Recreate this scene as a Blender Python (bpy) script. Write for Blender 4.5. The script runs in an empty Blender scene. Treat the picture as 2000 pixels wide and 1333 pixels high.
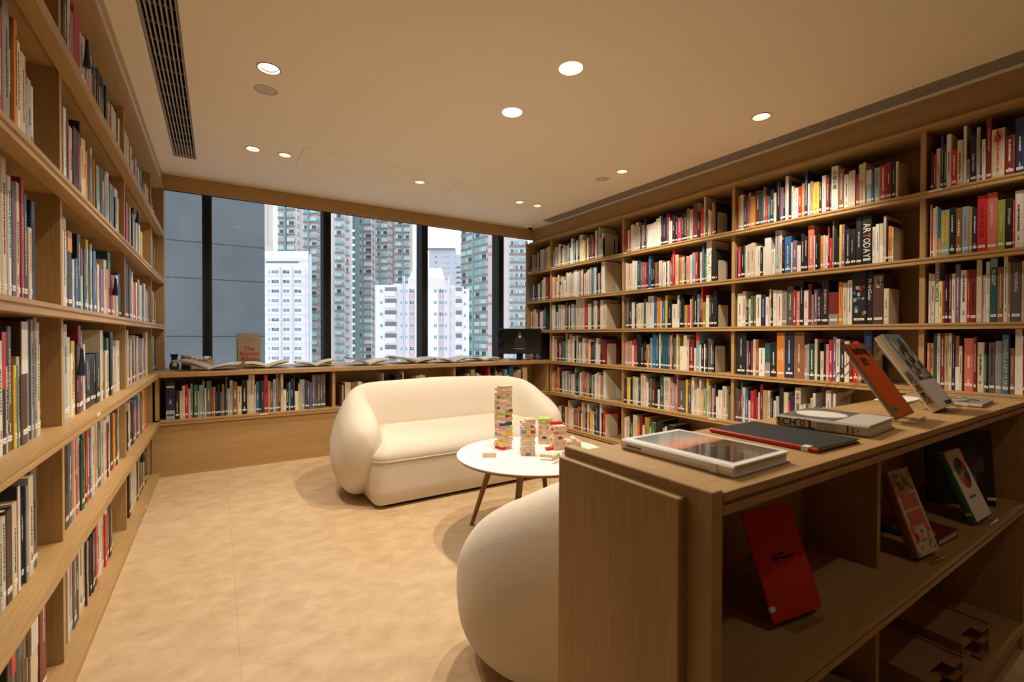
import bpy, bmesh, math, random
from math import sin, cos, pi, radians as R
from mathutils import Matrix, Vector
random.seed(7)
S = bpy.context.scene
COL = S.collection
# ------------------------------------------------------------------ camera
EYE = 1.099; FPX = 903.19; YAW = .567; PITCH = -.0106; ROLL = .0019
cam = bpy.data.cameras.new('camera'); co = bpy.data.objects.new('camera', cam); COL.objects.link(co)
cam.sensor_width = 36; cam.lens = FPX/2000*36; cam.clip_start = .02; cam.clip_end = 2000
FW = Vector((sin(YAW)*cos(PITCH), cos(YAW)*cos(PITCH), sin(PITCH)))
RT = Vector((cos(YAW), -sin(YAW), 0)); UP = RT.cross(FW)
RT, UP = RT*cos(ROLL)+UP*sin(ROLL), -RT*sin(ROLL)+UP*cos(ROLL)
m = Matrix((RT, UP, -FW)).transposed().to_4x4(); m.translation = (0, 0, EYE); co.matrix_world = m
cam.dof.use_dof = True; cam.dof.focus_distance = 3.0; cam.dof.aperture_fstop = 4.0
S.camera = co
# ------------------------------------------------------------------ world (overcast daylight)
w = bpy.data.worlds.new('overcast'); S.world = w; w.use_nodes = True
bg = w.node_tree.nodes['Background']; bg.inputs[0].default_value = (.86, .93, 1, 1); bg.inputs[1].default_value = 1.6
# ------------------------------------------------------------------ exposure
S.view_settings.view_transform = 'Standard'; S.view_settings.look = 'None'
S.view_settings.gamma = 1; S.view_settings.use_curve_mapping = False
S.view_settings.exposure = 0.0
WARM = (1.0, .86, .68)
LK = 2.35   # lamp output factor
def bp(u, v, ax, val):
    """ray through a photo pixel met with the plane axis = val"""
    d = FW+RT*((u-1000)/FPX)-UP*((v-666.5)/FPX)
    o = Vector((0, 0, EYE)); return o+d*((val-o[ax])/d[ax])
def pj(p):
    q = Vector(p)-Vector((0, 0, EYE)); z = q.dot(FW)
    return 1000+FPX*q.dot(RT)/z, 666.5-FPX*q.dot(UP)/z
# ------------------------------------------------------------------ materials
MATS = {}
def mat(name, col, rough=.6, spec=.4, metal=0, noise=0, nscale=20, bump=0, bscale=200, emit=None, estr=0, sheen=0, coat=0):
    if name in MATS: return MATS[name]
    m = bpy.data.materials.new(name); m.use_nodes = True; nt = m.node_tree; b = nt.nodes['Principled BSDF']
    b.inputs['Base Color'].default_value = (*col, 1); b.inputs['Roughness'].default_value = rough
    b.inputs['Metallic'].default_value = metal; b.inputs['Specular IOR Level'].default_value = spec
    if coat: b.inputs['Coat Weight'].default_value = coat; b.inputs['Coat Roughness'].default_value = .15
    if sheen: b.inputs['Sheen Weight'].default_value = sheen
    if emit: b.inputs['Emission Color'].default_value = (*emit, 1); b.inputs['Emission Strength'].default_value = estr
    if noise or bump:
        tc = nt.nodes.new('ShaderNodeTexCoord')
    if noise:
        n = nt.nodes.new('ShaderNodeTexNoise'); n.inputs['Scale'].default_value = nscale; n.inputs['Detail'].default_value = 6
        nt.links.new(tc.outputs['Object'], n.inputs['Vector'])
        r = nt.nodes.new('ShaderNodeValToRGB')
        r.color_ramp.elements[0].position = .3; r.color_ramp.elements[1].position = .7
        r.color_ramp.elements[0].color = (*[c*(1-noise) for c in col], 1)
        r.color_ramp.elements[1].color = (*[min(1, c*(1+noise)) for c in col], 1)
        nt.links.new(n.outputs['Fac'], r.inputs[0]); nt.links.new(r.outputs[0], b.inputs['Base Color'])
    if bump:
        n2 = nt.nodes.new('ShaderNodeTexNoise'); n2.inputs['Scale'].default_value = bscale; n2.inputs['Detail'].default_value = 3
        nt.links.new(tc.outputs['Object'], n2.inputs['Vector'])
        bu = nt.nodes.new('ShaderNodeBump'); bu.inputs['Strength'].default_value = bump; bu.inputs['Distance'].default_value = .004
        nt.links.new(n2.outputs['Fac'], bu.inputs['Height']); nt.links.new(bu.outputs[0], b.inputs['Normal'])
    MATS[name] = m; return m
def wood(name, c1, c2, axis, rough=.45, k=1.0, coarse=9, fine=150):
    """straight fine grain along the given axis"""
    m = bpy.data.materials.new(name); m.use_nodes = True; nt = m.node_tree; b = nt.nodes['Principled BSDF']
    b.inputs['Roughness'].default_value = rough; b.inputs['Specular IOR Level'].default_value = .35
    tc = nt.nodes.new('ShaderNodeTexCoord'); cols = []
    for sc, det in ((coarse, 3), (fine, 2)):
        mp = nt.nodes.new('ShaderNodeMapping'); s = [sc, sc, sc]; s['xyz'.index(axis)] = sc*.045
        mp.inputs['Scale'].default_value = s; nt.links.new(tc.outputs['Object'], mp.inputs[0])
        n = nt.nodes.new('ShaderNodeTexNoise'); n.inputs['Scale'].default_value = 1; n.inputs['Detail'].default_value = det
        nt.links.new(mp.outputs[0], n.inputs['Vector']); cols.append(n)
    mx = nt.nodes.new('ShaderNodeMix'); mx.data_type = 'FLOAT'; mx.inputs[0].default_value = .5
    nt.links.new(cols[0].outputs['Fac'], mx.inputs[2]); nt.links.new(cols[1].outputs['Fac'], mx.inputs[3])
    r = nt.nodes.new('ShaderNodeValToRGB'); r.color_ramp.elements[0].position = .36; r.color_ramp.elements[1].position = .64
    r.color_ramp.elements[0].color = (*c1, 1); r.color_ramp.elements[1].color = (*c2, 1)
    nt.links.new(mx.outputs[0], r.inputs[0]); nt.links.new(r.outputs[0], b.inputs['Base Color'])
    MATS[name] = m; return m
O1, O2 = (.38, .228, .087), (.475, .30, .127)
wood('oak_x', O1, O2, 'x'); wood('oak_y', O1, O2, 'y'); wood('oak_z', O1, O2, 'z')
wood('walnut_z', (.17, .085, .04), (.26, .14, .07), 'z', coarse=30)
wood('floor_wood', (.60, .45, .30), (.70, .54, .37), 'y', .5)
mat('ceiling', (.78, .685, .53), .9, .2); mat('concrete', (.15, .165, .175), .9, .2, noise=.13, nscale=1.3)
mat('wallpaint', (.6, .5, .38), .9, .2)
mat('black_frame', (.018, .019, .022), .45, .4); mat('black', (.012, .012, .013), .4); mat('matte_black', (.02, .02, .022), .8, .2)
mat('sofa_fabric', (.76, .68, .57), .95, .2, bump=.5, bscale=420, sheen=.3)
mat('white_top', (.86, .84, .80), .35, .5); mat('white', (.85, .84, .82), .5); mat('paper', (.80, .74, .62), .8, .2, noise=.05, nscale=300)
mat('cream_metal', (.62, .54, .40), .5); mat('steel', (.6, .6, .6), .3, .5, 1); mat('label', (.80, .78, .72), .5)
mat('vent_slat', (.36, .31, .25), .6); mat('vent_dark', (.02, .018, .015), .9, .1)
mat('lamp_glow', (1, 1, 1), .5, emit=(1, .86, .66), estr=30); mat('lamp_soft', (1, 1, 1), .5, emit=(1, .86, .66), estr=9)
mat('reflector', (.45, .45, .45), .15, .5, 1); mat('ink', (.03, .03, .035), .6, .2); mat('foil', (.75, .72, .62), .5)
mat('ink_red', (.62, .03, .02), .5); mat('ink_grey', (.30, .30, .30), .6)
# book palette
PAL = dict(w=((.74, .71, .64), 'white'), c=((.63, .54, .40), 'cream'), t=((.42, .31, .19), 'tan'), k=((.016, .016, .018), 'black'),
 g=((.10, .095, .09), 'dark grey'), G=((.25, .24, .24), 'grey'), s=((.38, .44, .46), 'silver blue'), r=((.55, .025, .02), 'red'),
 R=((.20, .02, .02), 'dark red'), p=((.62, .30, .27), 'pink'), P=((.46, .03, .09), 'crimson'), o=((.68, .24, .04), 'orange'),
 y=((.72, .50, .06), 'yellow'), Y=((.42, .28, .06), 'ochre'), b=((.04, .14, .34), 'blue'), B=((.015, .028, .09), 'navy'),
 l=((.22, .38, .46), 'light blue'), T=((.02, .09, .12), 'dark teal'), n=((.05, .18, .10), 'green'), N=((.02, .06, .04), 'dark green'),
 v=((.20, .13, .22), 'purple'), u=((.26, .12, .05), 'brown'), U=((.09, .045, .03), 'dark brown'), m=((.25, .45, .32), 'mint'),
 z=((.30, .34, .05), 'olive green'), S=((.62, .16, .12), 'salmon'), L=((.70, .80, .20), 'lime'))
for k_, (c_, n_) in PAL.items():
    mat('cover_'+n_.replace(' ', '_'), c_, .38, .45, noise=.05, nscale=60)
def pm(k): return MATS['cover_'+PAL[k][1].replace(' ', '_')]
# ------------------------------------------------------------------ mesh helpers
class MB:
    def __init__(s): s.v = []; s.f = []; s.m = []; s.mats = []; s.T = Matrix()
    def mi(s, m):
        if isinstance(m, str): m = MATS[m]
        if m not in s.mats: s.mats.append(m)
        return s.mats.index(m)
    def add(s, vs, fs, m):
        k = s.mi(m); n = len(s.v); s.v += [tuple(s.T @ Vector(v)) for v in vs]
        for f in fs: s.f.append(tuple(i+n for i in f)); s.m.append(k)
    def box(s, x0, x1, y0, y1, z0, z1, m):
        s.add([(x0, y0, z0), (x1, y0, z0), (x1, y1, z0), (x0, y1, z0), (x0, y0, z1), (x1, y0, z1), (x1, y1, z1), (x0, y1, z1)],
              [(0, 3, 2, 1), (4, 5, 6, 7), (0, 1, 5, 4), (1, 2, 6, 5), (2, 3, 7, 6), (3, 0, 4, 7)], m)
    def bbox(s, x0, x1, y0, y1, z0, z1, m, b=.003):
        """box with chamfered edges"""
        b = min(b, (x1-x0)*.45, (y1-y0)*.45, (z1-z0)*.45)
        L = [(x0+b, x1-b, y0+b, y1-b, z0), (x0, x1, y0, y1, z0+b), (x0, x1, y0, y1, z1-b), (x0+b, x1-b, y0+b, y1-b, z1)]
        vs = []
        for i, (a, c, d, e, z) in enumerate(L):
            if i in (1, 2):
                vs += [(a+b, d, z), (c-b, d, z), (c, d+b, z), (c, e-b, z), (c-b, e, z), (a+b, e, z), (a, e-b, z), (a, d+b, z)]
            else:
                vs += [(a+b*0, d, z), (c, d, z), (c, d, z), (c, e, z), (c, e, z), (a, e, z), (a, e, z), (a, d, z)]
        fs = [tuple(range(7, -1, -1)), tuple(range(24, 32))]
        for r in range(3):
            for i in range(8):
                j = (i+1) % 8; fs.append((r*8+i, r*8+j, r*8+8+j, r*8+8+i))
        s.add(vs, fs, m)
    def prism(s, poly, a0, a1, axis, m):
        """2D polygon extruded along an axis; polygon coordinates are the other two axes in order"""
        n = len(poly); vs = []
        for a in (a0, a1):
            for p, q in poly:
                vs.append({'x': (a, p, q), 'y': (p, a, q), 'z': (p, q, a)}[axis])
        fs = [tuple(range(n))[::-1], tuple(range(n, 2*n))]+[(i, (i+1) % n, n+(i+1) % n, n+i) for i in range(n)]
        s.add(vs, fs, m)
    def lathe(s, prof, m, c=(0, 0, 0), n=24, cap=True):
        vs = [(c[0]+r*cos(2*pi*i/n), c[1]+r*sin(2*pi*i/n), c[2]+z) for r, z in prof for i in range(n)]
        fs = [(j*n+i, j*n+(i+1) % n, (j+1)*n+(i+1) % n, (j+1)*n+i) for j in range(len(prof)-1) for i in range(n)]
        if cap: fs += [tuple(range(n))[::-1], tuple(range((len(prof)-1)*n, len(prof)*n))]
        s.add(vs, fs, m)
    def tube(s, pts, r, m, n=8, r2=None):
        pts = [Vector(p) for p in pts]; vs = []; N = len(pts); ref = None
        for i, p in enumerate(pts):
            d = (pts[min(i+1, N-1)]-pts[max(i-1, 0)]).normalized()
            if ref is None: ref = Vector((0, 0, 1)) if abs(d.z) < .9 else Vector((1, 0, 0))
            a = d.cross(ref).normalized(); b = d.cross(a).normalized(); ref = -b if False else ref
            rr = r if r2 is None else r+(r2-r)*i/(N-1)
            vs += [tuple(p+a*rr*cos(2*pi*k/n)+b*rr*sin(2*pi*k/n)) for k in range(n)]
        fs = [(j*n+i, j*n+(i+1) % n, (j+1)*n+(i+1) % n, (j+1)*n+i) for j in range(N-1) for i in range(n)]
        s.add(vs, fs+[tuple(range(n))[::-1], tuple(range((N-1)*n, N*n))], m)
    def obj(s, name, parent=None, smooth=False, merge=False):
        me = bpy.data.meshes.new(name); me.from_pydata(s.v, [], s.f)
        for m in s.mats: me.materials.append(m)
        me.polygons.foreach_set('material_index', s.m)
        bm = bmesh.new(); bm.from_mesh(me)
        if merge: bmesh.ops.remove_doubles(bm, verts=bm.verts, dist=1e-5)
        bmesh.ops.recalc_face_normals(bm, faces=bm.faces); bm.to_mesh(me); bm.free()
        if smooth:
            me.polygons.foreach_set('use_smooth', [True]*len(me.polygons)); me.set_sharp_from_angle(angle=R(35 if smooth is True else smooth))
        o = bpy.data.objects.new(name, me); COL.objects.link(o)
        if parent: o.parent = parent
        return o
def tag(o, label, cat, group=None):
    o['label'] = label; o['category'] = cat
    if group: o['group'] = group
    return o
def thing(name, label, cat, loc=(0, 0, 0), rz=0, group=None, mtx=None):
    o = bpy.data.objects.new(name, None); COL.objects.link(o); o.empty_display_size = .05
    if mtx is not None: o.matrix_world = mtx
    else: o.location = loc; o.rotation_euler = (0, 0, rz)
    return tag(o, label, cat, group)
def struct(mb, name):
    o = mb.obj(name); o['kind'] = 'structure'; return o
def one(name, parent, fn, smooth=False):
    b = MB(); fn(b); return b.obj(name, parent, smooth)
def text(name, s, m, parent, M, wmax, hmax, extr=.0004, stretch=False, bold=0, sp=1.0, lsp=1.0, align='CENTER'):
    """lettering centred on M's origin in its local XY plane, fitted inside wmax x hmax"""
    c = bpy.data.curves.new(name, 'FONT'); c.body = s; c.extrude = extr; c.align_x = align; c.offset = bold
    c.space_line = lsp; c.space_character = sp; c.resolution_u = 2
    t = bpy.data.objects.new(name, c); COL.objects.link(t)
    dg = bpy.context.evaluated_depsgraph_get(); dg.update()
    me = bpy.data.meshes.new_from_object(t.evaluated_get(dg)); bpy.data.objects.remove(t); bpy.data.curves.remove(c)
    if not me.vertices: return None
    xs = [v.co.x for v in me.vertices]; ys = [v.co.y for v in me.vertices]
    w_, h_ = max(xs)-min(xs), max(ys)-min(ys); cx, cy = (max(xs)+min(xs))/2, (max(ys)+min(ys))/2
    k = min(wmax/w_, hmax/h_); kx, ky = (wmax/w_, hmax/h_) if stretch else (k, k)
    for v in me.vertices: v.co = M @ Vector(((v.co.x-cx)*kx, (v.co.y-cy)*ky, v.co.z))
    me.materials.clear(); me.materials.append(MATS[m] if isinstance(m, str) else m); me.name = name
    o = bpy.data.objects.new(name, me); COL.objects.link(o); o.parent = parent; return o
XL, XR = -.38, 3.356          # shelf lips
DL, DR = -.425, 3.40          # divider fronts
WL, WR = -.74, 3.72           # walls
CEIL = 2.4543
YC, YG, YF = 4.44, 5.27, 4.85
ZS = [1.917, 1.545, 1.176, .806, .437, .048]; ZTOP = 2.268
ZL = [1.975, 1.572, 1.186, .806, .430, .034]; ZTL = 2.335
# ------------------------------------------------------------------ structure
b = MB(); b.box(-1.2, 4.2, -1.8, 5.5, -.1, 0, 'floor_wood'); fl = struct(b, 'floor')
# marbled plank floor
m = bpy.data.materials.new('floor_surface'); m.use_nodes = True; nt = m.node_tree; bs = nt.nodes['Principled BSDF']
tc = nt.nodes.new('ShaderNodeTexCoord'); bs.inputs['Roughness'].default_value = .42; bs.inputs['Specular IOR Level'].default_value = .35
n1 = nt.nodes.new('ShaderNodeTexNoise'); n1.inputs['Scale'].default_value = 8; n1.inputs['Detail'].default_value = 9; n1.inputs['Roughness'].default_value = .68; n1.inputs['Distortion'].default_value = .25
mp = nt.nodes.new('ShaderNodeMapping'); mp.inputs['Scale'].default_value = (1, 1.4, 1); mp.inputs['Rotation'].default_value = (0, 0, .5)
nt.links.new(tc.outputs['Object'], mp.inputs[0]); nt.links.new(mp.outputs[0], n1.inputs['Vector'])
rp = nt.nodes.new('ShaderNodeValToRGB'); rp.color_ramp.elements[0].position = .33; rp.color_ramp.elements[1].position = .68
rp.color_ramp.elements[0].color = (.50, .345, .19, 1); rp.color_ramp.elements[1].color = (.66, .49, .30, 1)
nt.links.new(n1.outputs['Fac'], rp.inputs[0])
br = nt.nodes.new('ShaderNodeTexBrick'); br.inputs['Scale'].default_value = 1; br.inputs['Mortar Size'].default_value = .0012
br.inputs['Brick Width'].default_value = 60; br.inputs['Row Height'].default_value = .92; br.inputs['Mortar Smooth'].default_value = .2
br.inputs['Color1'].default_value = (1, 1, 1, 1); br.inputs['Color2'].default_value = (.95, .95, .95, 1); br.inputs['Mortar'].default_value = (.78, .76, .72, 1)
mp2 = nt.nodes.new('ShaderNodeMapping'); mp2.inputs['Rotation'].default_value = (0, 0, pi/2); mp2.inputs['Location'].default_value = (30, -.06, 0)
nt.links.new(tc.outputs['Object'], mp2.inputs[0]); nt.links.new(mp2.outputs[0], br.inputs['Vector'])
mu = nt.nodes.new('ShaderNodeMix'); mu.data_type = 'RGBA'; mu.blend_type = 'MULTIPLY'; mu.inputs[0].default_value = 1
nt.links.new(rp.outputs[0], mu.inputs[6]); nt.links.new(br.outputs['Color'], mu.inputs[7]); nt.links.new(mu.outputs[2], bs.inputs['Base Color'])
fl.data.materials[0] = m
# ceiling with holes for lamps (lamps recess into a plenum box above)
LAMPS = [  # x, y, radius, kind, tilt (dx, dy), watts
 (.225, 2.654, .052, 'spot', (-.02, -.30), 30), (.222, 3.853, .045, 'spot', (.0, -.32), 22), (.433, 3.852, .045, 'spot', (-.3, .35), 14),
 (1.514, 1.828, .062, 'wide', (0, 0), 40), (1.511, 2.377, .062, 'wide', (0, 0), 44), (2.831, 1.591, .052, 'spot', (.38, .1), 24),
 (1.509, 3.885, .045, 'spot', (0, .35), 16), (2.581, 3.914, .045, 'spot', (-.1, .3), 14), (2.804, 3.923, .045, 'spot', (.35, .1), 16), (2.808, 2.732, .045, 'spot', (.38, .05), 24),
 (.225, 1.35, .05, 'spot', (-.2, 0), 7), (1.51, .75, .062, 'wide', (0, .25), 5), (2.83, .35, .05, 'spot', (.4, 0), 7), (1.51, -.4, .062, 'wide', (0, 0), 4)]  # last row: unseen lamps out of view, added as fill light
bm = bmesh.new()
holes = [(x, y, r) for x, y, r, *_ in LAMPS]
VL = (-.275, -.13, .3, 4.33); VR = (3.212, 3.362, -.2, 4.40)
b = MB(); b.box(-1.2, 4.2, -1.8, YF+.02, CEIL, CEIL+.10, 'ceiling'); ceil = struct(b, 'ceiling')
cut = MB()
for x, y, r in holes: cut.lathe([(r, -.05), (r, .2)], 'ceiling', (x, y, CEIL), 40)
for x0, x1, y0, y1 in (VL, VR): cut.box(x0, x1, y0, y1, CEIL-.05, CEIL+.2, 'ceiling')
cut.lathe([(.058, -.05), (.058, .012)], 'ceiling', (.23, 2.895, CEIL), 40)
cut.lathe([(.058, -.05), (.058, .012)], 'ceiling', (2.804, 2.955, CEIL), 40)
for x0, x1, y0, y1 in ((.53, 1.80, 4.04, 4.043), (.53, 1.80, 3.62, 3.623), (.53, .533, 3.62, 4.043), (1.797, 1.80, 3.62, 4.043)):
    cut.box(x0, x1, y0, y1, CEIL-.05, CEIL+.004, 'ceiling')
cu = cut.obj('cutter')
md = ceil.modifiers.new('b', 'BOOLEAN'); md.object = cu; md.operation = 'DIFFERENCE'; md.solver = 'EXACT'; md.use_self = True
dg = bpy.context.evaluated_depsgraph_get(); me = bpy.data.meshes.new_from_object(ceil.evaluated_get(dg))
ceil.modifiers.clear(); ceil.data = me; bpy.data.objects.remove(cu)
b = MB(); b.box(-1.2, 4.2, -1.8, 5.5, CEIL+.24, CEIL+.26, 'vent_dark'); struct(b, 'ceiling_void')
b = MB(); b.box(WL-.1, WL, -1.8, 5.3, 0, CEIL, 'wallpaint'); struct(b, 'wall_left')
b = MB(); b.box(WR, WR+.1, -1.8, 5.3, 0, CEIL, 'wallpaint'); struct(b, 'wall_right')
b = MB(); b.box(WL, WR, -1.8, -1.7, 0, CEIL, 'oak_z'); struct(b, 'wall_rear')
b = MB(); b.box(WL, WR, YG-.02, YG+.12, 0, .77, 'wallpaint'); b.box(WL, WR, YG-.02, YG+.12, 2.50, 2.56, 'wallpaint'); b.box(WL, WR, YF+.02, YG-.02, 2.50, 2.52, 'matte_black'); struct(b, 'wall_window')
# timber fascia above the windows; the black strip paints in the shadow gap under it
b = MB(); b.box(XL-.02, DR+.02, YF, YF+.02, 2.33, CEIL-.001, 'oak_x'); b.box(XL, DR, YF+.018, YF+.03, 2.325, 2.33, 'matte_black'); struct(b, 'trim_1')
# window frames and panes
g = bpy.data.materials.new('window_glass'); g.use_nodes = True; nt = g.node_tree; nt.nodes.clear()
out = nt.nodes.new('ShaderNodeOutputMaterial'); tr = nt.nodes.new('ShaderNodeBsdfTransparent'); tr.inputs[0].default_value = (.96, .985, 1, 1)
gl = nt.nodes.new('ShaderNodeBsdfGlossy'); gl.inputs['Roughness'].default_value = 0; fr = nt.nodes.new('ShaderNodeFresnel'); fr.inputs[0].default_value = 1.5
ge = nt.nodes.new('ShaderNodeNewGeometry'); iv = nt.nodes.new('ShaderNodeMath'); iv.operation = 'SUBTRACT'; iv.inputs[0].default_value = 1; nt.links.new(ge.outputs['Backfacing'], iv.inputs[1]); ml = nt.nodes.new('ShaderNodeMath'); ml.operation = 'MULTIPLY'; nt.links.new(iv.outputs[0], ml.inputs[0]); nt.links.new(fr.outputs[0], ml.inputs[1])
mx = nt.nodes.new('ShaderNodeMixShader'); nt.links.new(ml.outputs[0], mx.inputs[0]); nt.links.new(tr.outputs[0], mx.inputs[1]); nt.links.new(gl.outputs[0], mx.inputs[2]); nt.links.new(mx.outputs[0], out.inputs[0])
MATS['window_glass'] = g
MU = [-1.18, -.118, .939, 2.024, 3.073, 4.05]
for i in range(5):
    b = MB(); x0, x1 = MU[i]+.078, MU[i+1]
    if i == 0: x0 = WL
    if i == 4: x1 = WR
    b.box(x0, x1, YG+.01, YG+.016, .79, 2.50, 'window_glass'); p = struct(b, 'window_%d' % (i+1))
    f = MB(); f.box(x0, x1, YG-.02, YG+.05, .775, .80, 'black_frame'); f.box(x0, x1, YG-.02, YG+.05, 2.48, 2.51, 'black_frame')
    f.obj('window_rail', p)
    if i < 4:
        f = MB(); f.bbox(x1, x1+.078, YG-.12, YG+.06, .80, 2.50, 'black_frame', .006); f.box(x1+.02, x1+.058, YG-.124, YG-.119, .82, 2.35, 'matte_black')
        f.obj('mullion', p)
# ------------------------------------------------------------------ ceiling fittings
def vent(V, label, n, cross, sl, dark):
    x0, x1, y0, y1 = V
    t = thing('ceiling_vent', label, 'vent', ((x0+x1)/2, y0, CEIL)); cx = (x0+x1)/2
    one('duct', t, lambda b: (b.box(x0-cx, x1-cx, 0, y1-y0, .16, .17, 'vent_dark'), b.box(x0-cx-.004, x0-cx, 0, y1-y0, .101, .17, 'vent_dark'), b.box(x1-cx, x1-cx+.004, 0, y1-y0, .101, .17, 'vent_dark'), b.box(x0-cx, x1-cx, -.004, 0, .101, .17, 'vent_dark'), b.box(x0-cx, x1-cx, y1-y0, y1-y0+.004, .101, .17, 'vent_dark')))
    st = (x1-x0)/n
    for i in range(n):
        xx = x0-cx+st*(i+.5)
        one('slat', t, lambda b: b.box(xx-sl/2, xx+sl/2, .002, y1-y0-.002, .004, .018, 'vent_slat'))
    k = int((y1-y0)/cross)
    for i in range(k+1):
        yy = y1-y0-.02-i*cross
        one('crossbar', t, lambda b: b.box(x0-cx+.002, x1-cx-.002, yy-.002, yy+.002, .019, .03, 'vent_slat'))
    one('edge_frame', t, lambda b: (b.box(x0-cx, x0-cx+.004, 0, y1-y0, .0, .03, 'vent_slat'), b.box(x1-cx-.004, x1-cx, 0, y1-y0, .0, .03, 'vent_slat')))
vent(VL, 'long dark slotted air vent in the ceiling above the left bookcase', 8, .145, .006, 1)
vent(VR, 'long narrow brown slotted air vent along the right bookcase fascia', 9, .6, .0075, 1)
LNAME = ['bright tilted round downlight nearest the left ceiling vent', 'bright tilted downlight farther along the left side near the window fascia',
 'dim tilted downlight just right of the bright one near the left window', 'larger frameless round downlight nearer the camera in mid ceiling',
 'larger frameless round downlight farther back in mid ceiling above the table', 'tilted downlight nearest the right bookcase, large in view',
 'small tilted downlight alone near the middle window', 'left one of the paired small downlights by the far right corner', 'right one of the paired small downlights by the far right corner',
 'small tilted downlight beside the round ceiling plate near the right vent']
def lamp(i, x, y, r, kind, tilt, W):
    vis = i < len(LNAME)
    if vis:
        t = thing('downlight', LNAME[i], 'ceiling light', (x, y, CEIL), 0, 'recessed ceiling downlights')
        if kind == 'wide':
            one('housing', t, lambda b: b.lathe([(r-.001, 0), (r*.92, .02), (r*.8, .07)], 'white', cap=False), True)
            one('lamp', t, lambda b: b.lathe([(r*.9, .012), (r*.88, .016)], 'lamp_soft'))
        else:
            one('trim_ring', t, lambda b: b.lathe([(r+.004, -.001), (r+.004, -.003), (r-.002, -.003), (r-.003, .012), (r-.001, .03)], 'vent_slat', cap=False), True)
            h = MB(); d = Vector((tilt[0], tilt[1], -1)).normalized()
            h.T = Vector((0, 0, -1)).rotation_difference(d).to_matrix().to_4x4(); h.T.translation = (0, 0, .035)
            h.lathe([(r*.93, -.012), (r*.8, .01), (r*.45, .03)], 'reflector', cap=False); h.obj('reflector', t, True)
            h2 = MB(); h2.T = h.T; q_ = .85 if i < 2 else .5; h2.lathe([(r*q_, -.004 if i < 2 else .010), (r*q_*.9, .016)], 'lamp_glow', n=24); h2.obj('lamp', t)
            one('can', t, lambda b: (b.lathe([(r+.002, .03), (r+.002, .11), (.01, .112)], 'vent_dark', cap=False)))
    L = bpy.data.lights.new('downlight_or_fill_beam', 'SPOT'); L.energy = W*LK; L.color = WARM; L.shadow_soft_size = .02 if kind == 'spot' else .022
    L.spot_size = R(95 if kind == 'spot' else 130); L.spot_blend = .6 if kind == 'spot' else .45
    o = bpy.data.objects.new('downlight_or_fill_beam', L); COL.objects.link(o); d = Vector((tilt[0], tilt[1], -1)).normalized()
    o.rotation_euler = d.to_track_quat('-Z', 'Y').to_euler()
    if vis: o.parent = t; o.location = (0, 0, -.012)
    else: o.location = (x, y, CEIL-.012)
for i, l in enumerate(LAMPS): lamp(i, *l)
for x, y, lb in ((.23, 2.895, 'flat round ceiling plate beside the nearest left downlight'), (2.804, 2.955, 'small flat round ceiling plate by the right downlight')):
    t = MB(); t.lathe([(.052, .0), (.054, .002), (.054, .008)], mat('plate', (.50, .43, .34), .7), (0, 0, 0), 40); o = t.obj('ceiling_plate'); o.location = (x, y, CEIL); tag(o, lb, 'ceiling plate')
t = thing('security_camera', 'white dome security camera with dark lens in the far right corner', 'security camera', (3.235, 4.677, CEIL))
one('base', t, lambda b: b.lathe([(.048, 0), (.048, -.012), (.042, -.026), (.03, -.03)], 'white'), True)
one('dome', t, lambda b: b.lathe([(.033, -.026), (.033, -.034), (.028, -.048), (.015, -.058), (.002, -.061)], 'black'), True)
# ------------------------------------------------------------------ bookcases
def lip(b, side, x0, z, y0, y1, m, back):
    """shelf board with the two-step moulded nosing; x0 = lip plane, side = +1 shelf runs to +x"""
    s = side
    poly = [(x0, z), (x0, z-.012), (x0+s*.006, z-.015), (x0+s*.006, z-.019), (x0+s*.002, z-.0215), (x0+s*.002, z-.034), (x0+s*.045, z-.034), (x0+s*.045, z-.022), (back, z-.022), (back, z)]
    b.prism([(q, r_) for q, r_ in poly], y0, y1, 'y', m)
t = thing('bookcase', 'tall built-in oak bookcase covering the whole right wall, full of books', 'bookcase', (XR, .3, 0), 0)
def rel(name, fn, t, smooth=False):
    b = MB(); b.T = Matrix.Translation(-Vector(t.location)); fn(b); return b.obj(name, t, smooth)
Y0R, Y1R = -1.68, 4.93
for z in ZS[:5]:
    rel('shelf', lambda b: lip(b, 1, XR, z, Y0R, Y1R if z > .81 else 4.45, 'oak_y', WR-.012), t)
rel('base_shelf', lambda b: (lip(b, 1, XR, ZS[5], Y0R, 4.45, 'oak_y', WR-.012), b.box(XR+.03, WR-.012, Y0R, 4.45, .0, ZS[5]-.023, 'oak_y')), t)
YR = [4.475, 3.29, 2.125, .975, -.18, -1.34]
for y in YR:
    for i in range(6):
        zt = (ZTOP if i == 0 else ZS[i-1]-.022)
        rel('divider', lambda b: b.box(DR, WR-.012, y-.0125, y+.0125, ZS[i], zt, 'oak_z'), t)
rel('end_panel', lambda b: b.box(XR+.01, WR-.012, Y1R, Y1R+.03, .81, ZTOP+.02, 'oak_z'), t)
rel('shelf', lambda b: b.box(XR+.0005, WR-.012, 4.4505, YG-.02, .772, .806, 'oak_y'), t)
rel('back_panel', lambda b: b.box(WR-.012, WR-.002, Y0R, 4.96, 0, ZTOP+.05, 'oak_z'), t)
rel('top_board', lambda b: b.box(XR+.075, WR-.012, Y0R, 4.96, ZTOP, ZTOP+.02, 'oak_y'), t)
rel('fascia', lambda b: b.prism([(XR, ZTOP), (XR, ZTOP+.018), (XR+.02, ZTOP+.024), (XR+.055, ZTOP+.03), (XR+.055, CEIL-.002), (XR+.075, CEIL-.002), (XR+.075, ZTOP+.0)], Y0R, 4.87, 'y', 'oak_y'), t)
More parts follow.
